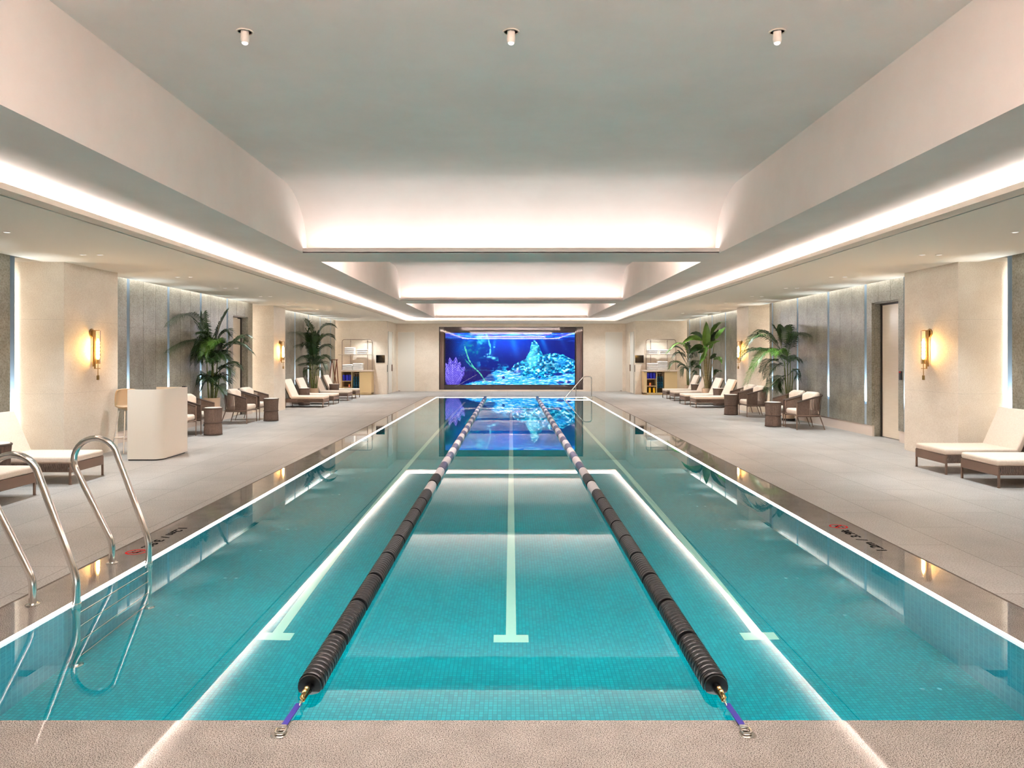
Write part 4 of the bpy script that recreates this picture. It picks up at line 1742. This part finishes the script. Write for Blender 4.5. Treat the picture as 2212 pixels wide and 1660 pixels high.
for s in (-1, 1):
    sd = 'on the ladder side' if s < 0 else 'opposite the ladder'
    # cabinet body, x measured from the end nearest the pool
    a = -6.38 if s < 0 else 5.15
    b = -5.24 if s < 0 else 6.28
    if s > 0:
        a, b = at(1391, 800, D=27.8).x, at(1463, 800, D=27.8).x
    t = thing('towel_cabinet', 'beige towel cabinet with open shelves ' + sd, 'cabinet', ((a + b) / 2, 28.03, 0))
    hw = (b - a) / 2
    fy, by = -.23, .235
    if s < 0:
        dv1, dv2 = -hw + .02 + .36, -hw + .02 + .36 + .30      # partitions
        open0, open1 = -hw, dv2
        nx0, nx1 = -hw + .02, dv1
        hx0, hx1 = dv1 + .02, dv2
        dx0, dx1 = dv2, hw
    else:
        nx0, nx1 = -hw + .11, -hw + .47
        hx0, hx1 = nx1 + .02, nx1 + .30
        dx0, dx1 = hx1, hw
    m = MB()
    m.box(-hw, hw, by - .015, by, .06, .885)
    m.box(-hw, nx0, fy, by, .04, .885)
    m.box(nx1, hx0, fy, by, .04, .885)
    m.box(hx1, hx1 + .02, fy, by, .04, .885)
    m.box(hw - .02, hw, fy, by, .04, .885)
    m.box(-hw, hw, fy, by, .04, .08)
    m.box(-hw, hw, fy, by, .865, .885)
    m.build('body', MT['cab'], t)
    m = MB()
    m.box(nx0, hx1, by - .02, by - .015, .08, .865)
    m.build('back_panel', MT['cab_in'], t)
    m = MB()
    m.box(-hw + .02, hw - .02, fy + .04, by, 0, .04)
    m.build('plinth', MT['cab'], t)
    m = MB()
    m.box(-hw - .03, hw + .03, fy - .03, by + .01, .885, .935, .004)
    m.build('worktop', MT['cab_top'], t)
    for z in ((.28, .52) if s < 0 else (.33, .60)):
        m = MB()
        m.box(nx0, nx1, fy + .005, by - .02, z - .01, z + .01)
        m.build('shelf', MT['cab'], t)
    m = MB()
    m.box(dx0 + .012, dx1 - .006, fy - .018, fy, .09, .86, .002)
    m.build('door', MT['cab'], t)
    m = MB()
    m.tube([(hx0, -.02, .80), (hx1, -.02, .80)], .008, 8)
    m.build('hanging_rail', MT['steel'], t)
    cx, cy = (a + b) / 2, 28.03
    # contents
    zsh = .53 if s < 0 else .61
    for k in range(3):
        fx = nx0 + .062 + .116 * k
        q = MB()
        q.lathe([(.045, 0), (.052, .01), (.052, .20), (.040, .222), (.018, .226)], 20)
        o = q.build('foam_roller', MT['blue'], None, True, (cx + fx, cy - .12, zsh))
        tag(o, '%s blue foam roller in the towel cabinet %s' % (['first', 'middle', 'third'][k], sd), 'foam roller', 'blue rollers in the towel cabinets')
    zc = .29 if s < 0 else .34
    t2 = thing('stacked_jars', 'small pink and orange jars stacked on the cabinet shelf ' + sd, 'jar', (cx + nx0 + (.27 if s < 0 else .15), cy - .12, zc))
    q = MB()
    q.lathe([(.034, 0), (.036, .05), (.034, .055)], 18)
    q.build('lower_jar', MT['pink'], t2, True)
    q = MB()
    q.lathe([(.032, .055), (.034, .10), (.030, .115)], 18)
    q.build('upper_jar', MT['orange'], t2, True)
    if s > 0:
        for k in range(2):
            q = MB()
            q.lathe([(.035, 0), (.042, .008), (.042, .175), (.034, .19), (.012, .193)], 18)
            o = q.build('foam_roller', MT['yellow'], None, True, (cx + nx0 + .13 + .16 * k, cy - .12, .08))
            tag(o, ['yellow roller nearer the pool on the bottom cabinet shelf', 'yellow roller further from the pool on the bottom cabinet shelf'][k], 'foam roller', 'yellow rollers on the bottom shelf')
    for k in range(3):
        fx = hx0 + .055 + .085 * k
        t2 = thing('hanging_swimwear', '%s dark patterned garment hanging in the towel cabinet %s' % (['first', 'middle', 'third'][k], sd), 'garment', (cx + fx, cy - .03, .80), 0, 'patterned garments hanging in the cabinets')
        q = MB()
        q.tube([(0, 0, -.095)] + [(.0, .018 * math.sin(a_), -.010 + .018 * math.cos(a_)) for a_ in [PI * .9 - PI * 1.4 * i / 6 for i in range(7)]], .003, 5)
        q.tube([(0, -.11, -.13), (0, 0, -.095), (0, .11, -.13)], .004, 5)
        q.build('hanger', MT['white_top'], t2)
        q = MB()
        rows = []
        for i in range(9):
            f = i / 8
            z = -.10 - .44 * f
            wx = .016 + .022 * f + .004 * math.sin(i * 2 + k)
            wy = .10 + .02 * f
            rows.append([(wx * math.cos(a_), wy * math.sin(a_), z) for a_ in [2 * PI * j / 14 for j in range(14)]])
        vv = q.grid(rows, True)
        q.cap(list(reversed(vv[0])))
        q.cap(vv[-1])
        q.build('cloth', MT['hang'], t2, True)
    # wall rack above
    rx0, rx1 = (at(739, 733, D=28.2).x, at(804, 733, D=28.2).x) if s < 0 else (at(1395.5, 733, D=28.2).x, at(1460, 733, D=28.2).x)
    t = thing('towel_rack', 'thin metal wall rack with one shelf above the towel cabinet ' + sd, 'rack')
    m = MB()
    yb = 28.20
    m.tube(fillet([(rx0, yb, .935), (rx0, yb, 2.09), (rx1, yb, 2.09), (rx1, yb, .935)], .10), .010, 8)
    for f in ((.28, .84) if s < 0 else (.16, .72)):
        x = rx0 + (rx1 - rx0) * f
        m.tube([(x, yb + .02, .935), (x, yb + .02, 2.08)], .007, 8)
        m.tube([(x, yb + .02, 2.02), (x, SY, 2.02)], .012, 8)
    m.build('frame', MT['rail'], t, True)
    m = MB()
    zs = H + (767.5 - 765.6) * 28.1 / F
    m.box(rx0 - .04, rx1 + .04, 27.84, 28.185, zs - .022, zs, .003)
    m.build('shelf', MT['cab_top'], t)
    m = MB()
    m.tube([(rx0 - .06, 27.845, zs - .024), (rx1 + .06, 27.845, zs - .024)], .007, 6)
    m.build('shelf_edge', MT['rail'], t)
    g1 = 'folded towels ' + sd
    if s < 0:
        st = [(at(757.6, 760, D=28.1).x, 28.00, zs, 4, .0635, 'of the taller stack on the rack shelf ' + sd, 0, .002),
              (at(783.8, 760, D=28.1).x, 28.00, zs, 3, .061, 'of the lower stack on the rack shelf ' + sd, 0, .002),
              (at(751.8, 800, D=27.95).x, 27.95, .935, 4, .054, 'in the tidy stack on the cabinet top ' + sd, 0, .003),
              (at(774, 800, D=27.95).x, 27.95, .935, 4, .063, 'in the ruffled stack on the cabinet top ' + sd, 2, .005)]
    else:
        st = [(at(1408, 760, D=28.1).x, 28.00, zs, 3, .056, 'in the stack on the rack shelf nearer the pool ' + sd, 0, .002),
              (at(1434, 760, D=28.1).x, 28.00, zs, 3, .056, 'in the stack on the rack shelf nearer the palm ' + sd, 0, .002),
              (at(1408.5, 800, D=27.95).x, 27.95, .935, 5, .052, 'in the tidy stack on the cabinet top ' + sd, 0, .003),
              (at(1430, 800, D=27.95).x, 27.95, .935, 6, .055, 'in the ruffled stack on the cabinet top ' + sd, 2, .005)]
    for (x, y, z, n, h, wh, kd, wl) in st:
        towels(x, y, z, n, h, wh, g1, kd, wl)
    # black wall tablet
    c0 = at(821.8, 775.7, D=SY) if s < 0 else at(1381, 776, D=SY)
    t = thing('wall_display', 'square black display on the beige wall beside the towel rack ' + sd, 'display', (c0.x, SY, c0.z), 0, 'black wall displays')
    m = MB()
    m.box(-.165, .165, -.02, 0, -.145, .145, .004)
    m.build('panel', MT['black'], t)
    m = MB()
    m.box(-.158, .158, -.0225, -.02, -.138, .138)
    m.build('screen', MT['screen_black'], t)

# folding mirror / wooden trestle by the left cabinet
c = at(720, 800, D=27.15)
t = thing('trestle_stand', 'red brown wooden trestle with crossed legs beside the towel cabinet', 'stand', (-6.44, 27.0, 0))
tz = 1.335
for s in (-1, 1):
    m = MB()
    sx = s * .09
    m.tube([(s * .20 - .0, -.14, 0), (sx, -.03, tz)], .018, 6)
    m.build('leg', MT['wood'], t)
    m = MB()
    m.tube([(-s * .11, .14, 0), (sx, .01, tz)], .018, 6)
    m.build('leg', MT['wood'], t)
m = MB()
m.tube([(-.125, -.01, tz - .005), (.125, -.01, tz - .005)], .014, 8)
m.build('top_bar', MT['wood'], t)
m = MB()
m.face((-.15, -.08, .45), (-.06, -.08, .45), (-.065, -.02, 1.22), (-.09, -.02, 1.22))
o = m.build('canvas', MT['white_top'], t)
q = o.modifiers.new('thick', 'SOLIDIFY')
q.thickness = .01


# ================================================================== AQUARIUM SCREEN
def vnoise(u, v, fx, fy, seed, oct=4):
    rs = np.random.RandomState(seed)
    out = np.zeros_like(u)
    amp, tot = 1.0, 0
    for o in range(oct):
        nx, ny = int(fx * 2 ** o) + 3, int(fy * 2 ** o) + 3
        L = rs.rand(ny, nx)
        x, y = np.clip(u, 0, 1) * (nx - 2), np.clip(v, 0, 1) * (ny - 2)
        xi, yi = x.astype(int), y.astype(int)
        xf, yf = x - xi, y - yi
        xf, yf = xf * xf * (3 - 2 * xf), yf * yf * (3 - 2 * yf)
        a = L[yi, xi] * (1 - xf) + L[yi, xi + 1] * xf
        b = L[yi + 1, xi] * (1 - xf) + L[yi + 1, xi + 1] * xf
        out += amp * (a * (1 - yf) + b * yf)
        tot += amp
        amp *= .6
    return out / tot


def sstep(a, b, x):
    t_ = np.clip((x - a) / (b - a), 0, 1)
    return t_ * t_ * (3 - 2 * t_)


NXp, NYp = 420, 168
uu, vv_ = np.meshgrid(np.linspace(0, 1, NXp), np.linspace(0, 1, NYp))
X_ = 245 + uu * 1625
Y_ = 232 + vv_ * 650
img = np.zeros((NYp, NXp, 3))


def put(mask, col):
    global img
    c_ = np.array(col, float)
    if c_.ndim == 1:
        c_ = c_[None, None, :]
    img = img * (1 - mask[..., None]) + c_ * mask[..., None]


img[:] = (6, 22, 110)
put(np.exp(-((X_ - 1000) / 420) ** 2 - ((Y_ - 330) / 170) ** 2) * .9, (10, 70, 225))
put(np.exp(-((X_ - 560) / 250) ** 2 - ((Y_ - 420) / 200) ** 2) * .7, (4, 70, 150))
put(sstep(420, 250, X_) * .85, (10, 14, 52))
put(sstep(420, 640, Y_) * sstep(600, 400, X_) * .6, (22, 18, 80))
put(sstep(1650, 1870, X_) * sstep(560, 300, Y_) * .6, (6, 24, 110))
for (x0, x1, w0, w1, y1, st) in ((1080, 1150, 34, 52, 560, .75), (880, 830, 16, 30, 520, .75), (600, 440, 22, 70, 500, .5), (700, 640, 16, 34, 480, .55), (1440, 1540, 26, 40, 520, .65), (1680, 1760, 20, 40, 460, .3), (520, 400, 12, 40, 480, .35)):
    f = np.clip((Y_ - 262) / (y1 - 262), 0, 1.4)
    cx = x0 + (x1 - x0) * f
    w_ = w0 + (w1 - w0) * f
    put(np.exp(-((X_ - cx) / w_) ** 2) * st * np.clip(1.1 - f, 0, 1) * (Y_ > 255), (20, 150, 250))
# water surface
n1 = vnoise(uu, vv_, 10, 60, 1, 4)
n2 = vnoise(uu, vv_, 14, 70, 2, 3)
surf = sstep(345, 250, Y_ + (n1 - .5) * 120)
put(surf * .95, (14, 70, 215))
put(surf * sstep(.5, .66, n2), (60, 190, 250))
put(surf * sstep(.60, .74, n1), (190, 240, 255))
put(surf * sstep(.58, .7, vnoise(uu, vv_, 8, 50, 3, 3)) * .7, (110, 80, 220))
put(surf * sstep(420, 300, X_) * .6, (40, 20, 130))
# far reef on the left, in dim teal
rf = vnoise(uu, vv_, 30, 20, 5, 4)
put(sstep(.5, .7, rf) * np.exp(-((X_ - 600) / 130) ** 2 - ((Y_ - 430) / 160) ** 2) * .8, (14, 140, 150))
put(sstep(.45, .6, rf) * np.exp(-((X_ - 680) / 80) ** 2 - ((Y_ - 310) / 60) ** 2), (60, 200, 240))
put(sstep(.48, .6, rf) * np.exp(-((X_ - 905) / 36) ** 2 - ((Y_ - 610) / 70) ** 2), (20, 160, 190))
put(sstep(.46, .6, rf) * np.exp(-((X_ - 700) / 46) ** 2 - ((Y_ - 640) / 70) ** 2), (20, 130, 200))


def stroke(pts, w, col, k=1.0, jag=0.0):
    m_ = np.zeros_like(uu)
    for (a, b) in zip(pts, pts[1:]):
        a, b = np.array(a, float), np.array(b, float)
        d = b - a
        t_ = np.clip(((X_ - a[0]) * d[0] + (Y_ - a[1]) * d[1]) / (d @ d), 0, 1)
        dist = np.hypot(X_ - a[0] - d[0] * t_, Y_ - a[1] - d[1] * t_) + (vnoise(uu, vv_, 70, 40, 9, 2) - .5) * jag
        m_ = np.maximum(m_, sstep(w * 1.5, w * .6, dist))
    put(m_ * k, col)


stroke([(760, 250), (790, 330), (815, 420), (805, 500)], 7, (90, 210, 240), .9, 22)
stroke([(600, 270), (650, 300), (690, 370)], 9, (60, 190, 230), .8, 26)
for (x, y, r) in ((790, 520, 44), (850, 548, 26), (740, 520, 16), (860, 410, 12)):
    put(np.clip(1.4 - np.hypot(X_ - x, (Y_ - y) * 1.5) / r, 0, 1) * sstep(.35, .55, rf), (110, 225, 250))
# sand
sx_ = [245, 470, 700, 830, 880, 1000, 1150, 1400, 1870]
sy_ = [905, 884, 822, 730, 708, 698, 720, 730, 720]
sand_y = np.interp(X_, sx_, sy_)
sand = sstep(-6, 8, Y_ - sand_y + (vnoise(uu, vv_, 40, 10, 11, 3) - .5) * 26)
rel = (X_ - 1000) / 700
rot = vv_ + uu * .10 * np.sign(1)
st = vnoise(uu, np.clip(rot * .9, 0, 1), 22, 90, 12, 3) * .6 + vnoise(uu, np.clip(rot * .9, 0, 1), 60, 120, 13, 2) * .4
put(sand, (30, 150, 235))
put(sand * sstep(.40, .58, st), (96, 205, 248))
put(sand * sstep(.54, .68, st), (225, 250, 255))
put(sand * sstep(.42, .3, st) * .7, (20, 60, 190))
# rocks
mound = np.interp(X_, [1060, 1120, 1180, 1250, 1300, 1330, 1360, 1400, 1430, 1470, 1520, 1620, 1700, 1800, 1870], [700, 620, 590, 560, 480, 345, 322, 350, 420, 510, 500, 485, 500, 540, 580])
low = np.interp(X_, [1060, 1130, 1250, 1450, 1600, 1700, 1870], [705, 740, 770, 800, 770, 742, 735])
nz = vnoise(uu, vv_, 44, 26, 21, 4)
nz2 = vnoise(uu, vv_, 60, 36, 22, 3)
rock = sstep(-4, 6, Y_ - mound + (nz - .5) * 36) * sstep(6, -6, Y_ - low + (nz2 - .5) * 50)
put(rock, (0, 110, 190))
put(rock * sstep(.42, .56, nz), (10, 170, 225))
put(rock * sstep(.52, .64, nz2), (90, 235, 250))
put(rock * sstep(.62, .72, nz2), (210, 255, 250))
put(rock * sstep(.45, .32, nz2) * .85, (4, 40, 90))
put(rock * np.exp(-((X_ - 1330) / 90) ** 2 - ((Y_ - 560) / 120) ** 2) * .65, (120, 240, 250))
put(rock * np.exp(-((X_ - 1365) / 40) ** 2 - ((Y_ - 420) / 110) ** 2) * .5 * sstep(.4, .6, nz), (140, 245, 240))
put(rock * np.exp(-((X_ - 1700) / 70) ** 2 - ((Y_ - 600) / 50) ** 2) * .9, (30, 150, 240))
put(rock * np.exp(-((X_ - 1560) / 120) ** 2 - ((Y_ - 660) / 70) ** 2) * .45, (4, 40, 80))
br_ = sstep(2, 0, np.abs(Y_ - mound - 6)) * (X_ > 1450) * rock
put(br_, (120, 240, 190))
put(np.exp(-((X_ - 1150) / 45) ** 2 - ((Y_ - 715) / 30) ** 2) * .6, (170, 120, 220))
put(sstep(.5, .6, nz) * np.exp(-((X_ - 1000) / 45) ** 2 - ((Y_ - 665) / 32) ** 2), (30, 160, 210))
put(sstep(.45, .55, nz) * np.exp(-((X_ - 880) / 60) ** 2 - ((Y_ - 690) / 22) ** 2), (90, 190, 235))
for (x, y, rx, ry) in ((1660, 750, 62, 20), (1530, 752, 40, 10), (1800, 735, 70, 9), (975, 792, 20, 18), (1430, 785, 22, 14), (1690, 855, 50, 14), (1790, 850, 34, 18)):
    put(sstep(1.15, .8, np.hypot((X_ - x) / rx, (Y_ - y) / ry)) * .85, (22, 30, 120))
put(sstep(1.1, .8, np.hypot((X_ - 1765) / 14, (Y_ - 840) / 22)), (190, 190, 250))
# loungers' dark reflection in the glass front, painted into the picture
sh = sstep(500, 470, X_ - 380 + (Y_ - 660) * -.28 - (Y_ > 0) * 0) * (Y_ > 655) * (Y_ < 838) * (X_ > 470) * (X_ < 870)
put(np.clip(sh, 0, 1) * .6 * sstep(862, 800, X_ - (Y_ - 740) * .5) * sstep(650, 690, Y_), (42, 26, 84))
stroke([(490, 410), (510, 480), (540, 570), (600, 660), (680, 740), (750, 840)], 6, (90, 200, 160), .95, 14)
stroke([(495, 570), (560, 640), (620, 690)], 5, (60, 180, 150), .7, 14)
# purple fan coral
for (x0, y0, x1, y1, w_) in ((340, 890, 300, 540, 46), (345, 890, 378, 535, 44), (350, 880, 430, 590, 40), (360, 880, 486, 655, 48), (330, 880, 250, 610, 46), (360, 890, 455, 750, 40), (320, 890, 248, 740, 44), (340, 880, 335, 620, 50)):
    d = np.hypot(x1 - x0, y1 - y0)
    ux_, uy_ = (x1 - x0) / d, (y1 - y0) / d
    al = ((X_ - x0) * ux_ + (Y_ - y0) * uy_) / d
    ac_ = np.abs(-(X_ - x0) * uy_ + (Y_ - y0) * ux_)
    prof = w_ * np.clip(np.sin(PI * np.clip(al, 0, 1) ** .8), 0, 1) ** .6
    lobe = sstep(3, -3, ac_ - prof + (nz - .5) * 26) * (al > 0) * (al < 1)
    lobe = lobe * sstep(.30, .42, nz2 * .6 + .4 * np.abs(np.sin(al * 40 + ac_ * .5)))
    put(lobe * .9, (60, 48, 176))
    put(lobe * sstep(.48, .62, np.sin(al * 60 + ac_ * .3) * .5 + nz * .5), (158, 150, 240))
    put(lobe * sstep(5, 1, ac_) * .8, (170, 160, 245))
put(sstep(700, 900, Y_) * sstep(560, 420, X_) * .35, (30, 16, 110))
# bubbles
rs = np.random.RandomState(3)
for k in range(70):
    x, y = rs.uniform(380, 1800), rs.uniform(360, 700)
    put(sstep(4.5, 2.2, np.hypot(X_ - x, Y_ - y)) * .6, (150, 220, 250))
img = np.clip(img, 0, 255) / 255.0
img = np.where(img <= .04045, img / 12.92, ((img + .055) / 1.055) ** 2.4)

SD = YB + .16
sx0, sx1 = (962 - 1104) * SD / F, (1241.5 - 1104) * SD / F
sz0, sz1 = H + (767.5 - 831.5) * SD / F, H + (767.5 - 719.5) * SD / F
t = thing('aquarium_screen', 'large video screen showing a blue underwater reef scene', 'screen', (0, 0, 0))
gx, gz = np.linspace(sx0, sx1, NXp), np.linspace(sz1, sz0, NYp)
verts = np.zeros((NYp, NXp, 3), np.float32)
verts[..., 0], verts[..., 1], verts[..., 2] = gx[None, :], SD, gz[:, None]
idx = np.arange(NYp * NXp).reshape(NYp, NXp)
fc = np.stack([idx[1:, :-1], idx[1:, 1:], idx[:-1, 1:], idx[:-1, :-1]], -1).reshape(-1, 4)
me = bpy.data.meshes.new('picture')
me.from_pydata(verts.reshape(-1, 3).tolist(), [], fc.tolist())
ca = me.color_attributes.new('picture', 'FLOAT_COLOR', 'POINT')
rgba = np.ones((NYp * NXp, 4), np.float32)
rgba[:, :3] = img.reshape(-1, 3)
ca.data.foreach_set('color', rgba.ravel())
mm = bpy.data.materials.new('screen_picture')
mm.use_nodes = True
nt = mm.node_tree
nt.nodes.clear()
at_ = nt.nodes.new('ShaderNodeAttribute')
at_.attribute_name = 'picture'
e = nt.nodes.new('ShaderNodeEmission')
e.inputs['Strength'].default_value = SCREEN_E
nt.links.new(at_.outputs['Color'], e.inputs['Color'])
o = nt.nodes.new('ShaderNodeOutputMaterial')
nt.links.new(e.outputs[0], o.inputs[0])
me.materials.append(mm)
po = bpy.data.objects.new('picture', me)
COL.objects.link(po)
po.parent = t
m = MB()
m.box(sx0 - .05, sx1 + .05, SD + .005, SD + .10, sz0 - .03, sz1 + .03)
m.build('housing', MT['black'], t)
m = MB()
m.box(sx0 - .05, sx1 + .05, SD + .0, SD + .12, NZ0 + .005, sz0 - .032)
m.build('base_cabinet', MT['niche'], t)
m = MB()
m.box(sx0 - .05, sx1 + .05, SD + .02, SD + .12, sz1 + .032, NZ1 - .005)
m.build('top_fascia', MT['niche'], t)
for s in (-1, 1):
    x0, x1 = (-NX + .01, sx0 - .055) if s < 0 else (sx1 + .055, NX - .01)
    rows = [[], []]
    n = 60
    for i in range(n + 1):
        x = x0 + (x1 - x0) * i / n
        y = YB + .22 + .045 * math.sin(2 * PI * i / n * 4.5)
        rows[0].append((x, y, NZ0 + .01))
        rows[1].append((x, y, NZ1 - .005))
    m = MB()
    m.grid(rows)
    o = m.build('curtain', MT['curtain'], None, True, angle=80)
    q = o.modifiers.new('thick', 'SOLIDIFY')
    q.thickness = .006
    tag(o, 'pleated mauve curtain beside the aquarium screen ' + ('nearer the ladder side' if s < 0 else 'behind the pool handrail'), 'curtain', 'curtains beside the screen')
t = thing('window_1', 'wide glass front before the aquarium screen', 'window')
t['kind'] = 'structure'
n = 5
for i in range(n):
    a, b = -NX + 2 * NX * i / n + .003, -NX + 2 * NX * (i + 1) / n - .003
    m = MB()
    m.face((a, YB + .03, NZ0), (b, YB + .03, NZ0), (b, YB + .03, NZ1), (a, YB + .03, NZ1))
    m.build('pane', MT['pane'], t)
m = MB()
m.box(-NX, NX, YB + .0, YB + .06, NZ1 - .02, NZ1)
m.box(-NX, NX, YB + .0, YB + .06, NZ0, NZ0 + .02)
m.box(-NX, -NX + .02, YB + .0, YB + .06, NZ0, NZ1)
m.box(NX - .02, NX, YB + .0, YB + .06, NZ0, NZ1)
m.build('window_frame', MT['jamb'], t)
# ================================================================== LIGHTS
def area(name, loc, rot, sx, sy, power, col=(1, .95, .88), spread=180):
    l = bpy.data.lights.new(name, 'AREA')
    l.shape = 'RECTANGLE'
    l.size, l.size_y = sx, sy
    l.energy = power
    l.color = col
    l.spread = math.radians(spread)
    o = bpy.data.objects.new(name, l)
    COL.objects.link(o)
    o.location = loc
    o.rotation_euler = rot
    return o


def aim(o, d):
    o.rotation_euler = Vector(d).to_track_quat('-Z', 'Y').to_euler()


WARM = (0.89, 0.955, 1.0)
COVE = (0.945, 0.965, 1.0)
Ly = (CY1 - CY0) + .3
for s in (-1, 1):
    o = area('cove_lamp', (s * 4.27, (CY0 + CY1) / 2, CZ + .075), (0, 0, 0), Ly, .05, 215, COVE)
    # long axis along Y, shining inward and up
    z = Vector((-s * .35, 0, 1.0)).normalized()
    x = Vector((0, 1, 0))
    y = (-z).cross(x)
    o.rotation_euler = Matrix((x, y, -z)).transposed().to_euler()
for yy, sg in ((CY1 + .3, -1), (CY0 - .3, 1)):
    o = area('cove_lamp', (0, yy, CZ + .075), (0, 0, 0), 8.2, .05, 75, COVE)
    z = Vector((0, sg * .35, 1.0)).normalized()
    x = Vector((1, 0, 0))
    y = (-z).cross(x)
    o.rotation_euler = Matrix((x, y, -z)).transposed().to_euler()
for (y0, y1) in COFF:
    for yl, zy, pw in ((y1 + .02, -.8, 7), (y0 + .05, .75, 225)):  # far-end light lines, plus unseen near-end lamps added to brighten the ceiling
        o = area('coffer_lamp_or_fill', (0, yl, CB + .03), (0, 0, 0), 5.4, .06, pw, (.955, .96, 1.0))
        z = Vector((0, zy, 1)).normalized()
        x = Vector((1, 0, 0))
        y = (-z).cross(x)
        o.rotation_euler = Matrix((x, y, -z)).transposed().to_euler()
# slots washing the stone cladding
for s in (-1, 1):
    for y0, y1 in ((-2.0, 9.3), (12.5, 18.7), (21.2, 27.8)):
        o = area('slot_lamp', (s * 6.50, (y0 + y1) / 2, 2.925), (0, 0, 0), y1 - y0, .04, 1.0 * (y1 - y0), COVE)
        z = Vector((s * 1, 0, -.9)).normalized()
        x = Vector((0, 1, 0))
        y = (-z).cross(x)
        o.rotation_euler = Matrix((x, y, -z)).transposed().to_euler()
    # upright lamps hidden behind the cladding, lighting the reveals beside the columns
    for yy, dy in ((10.0, 1), (12.06, -1), (19.12, 1), (20.78, -1), (28.05, 1)):
        o = area('reveal_lamp', (s * 6.73, yy + dy * .08, 1.45), (0, 0, 0), 2.5, .03, 5, COVE, 110)
        z = Vector((s * 1, dy * .25, 0)).normalized()
        x = Vector((0, 0, 1))
        y = (-z).cross(x)
        o.rotation_euler = Matrix((x, y, -z)).transposed().to_euler()


for s in (-1, 1):
    for yc in CHANNELS[s]:
        o = area('channel_lamp', (s * (WX + .032), yc, .60), (0, 0, 0), .07, .03, 1.1, (.78, .92, 1), 50)
        o.rotation_euler = (PI, 0, PI / 2)
o = area('pool_fill', (0, P0 + .02, -.35), (0, 0, 0), 4.6, .10, 14, (.95, 1, .98), 60)  # added underwater fill without a fixture, reaching down the pool
z = Vector((0, 1, .02)).normalized()
x = Vector((1, 0, 0))
y = (-z).cross(x)
o.rotation_euler = Matrix((x, y, -z)).transposed().to_euler()
o = area('pool_fill', (0, P0 + .02, -.45), (0, 0, 0), 4.6, .10, 13, (.95, 1, .98))  # second added fill, brightens the near pool floor
z = Vector((0, 1, .05)).normalized()
x = Vector((1, 0, 0))
y = (-z).cross(x)
o.rotation_euler = Matrix((x, y, -z)).transposed().to_euler()


def spot(name, loc, power, angle, blend, col=WARM, d=(0, 0, -1), rad=.03):
    l = bpy.data.lights.new(name, 'SPOT')
    l.energy = power
    l.spot_size = math.radians(angle)
    l.spot_blend = blend
    l.color = col
    l.shadow_soft_size = rad
    o = bpy.data.objects.new(name, l)
    COL.objects.link(o)
    o.location = loc
    aim(o, d)
    return o


for y in DL_Y:
    for s in (-1, 1):
        spot('deck_spot', (s * 5.44, y, CZ - .012), 54, 96, .75)
for x in (-3.6, -1.2, 1.2, 3.6):
    spot('far_fill_spot', (x, 29.3, CZ - .012), 34, 150, .75)  # added fill with no fixture in the soffit, brightens the far wall
for x in (-1.75, 0, 1.75):
    spot('coffer_spot', (x, 4.87, CT - .1), 14, 120, .9)

# ================================================================== WORLD, CAMERA, VIEW
w = bpy.data.worlds.new('room_air')
sc.world = w
w.use_nodes = True
w.node_tree.nodes['Background'].inputs[0].default_value = (0.9, 0.9, 1, 1)
w.node_tree.nodes['Background'].inputs[1].default_value = 0.0
cam = bpy.data.cameras.new('camera')
cam.sensor_width = 36.0
cam.sensor_fit = 'HORIZONTAL'
cam.lens = F / 2212 * 36
cam.shift_x = 2.0 / 2212
cam.shift_y = -62.5 / 2212
cam.clip_start = 0.05
co = bpy.data.objects.new('camera', cam)
COL.objects.link(co)
co.location = (0, 0, H)
co.rotation_euler = (PI / 2, 0, 0)
sc.camera = co
vs = sc.view_settings
vs.view_transform = 'Standard'
vs.look = 'None'
vs.gamma = 1.0
vs.use_curve_mapping = False
vs.exposure = EXPO
c = sc.cycles
c.max_bounces = 12
c.diffuse_bounces = 6
c.glossy_bounces = 5
c.transmission_bounces = 6
c.transparent_max_bounces = 10
c.sample_clamp_indirect = 6.0
c.blur_glossy = 1.0
c.use_denoising = True
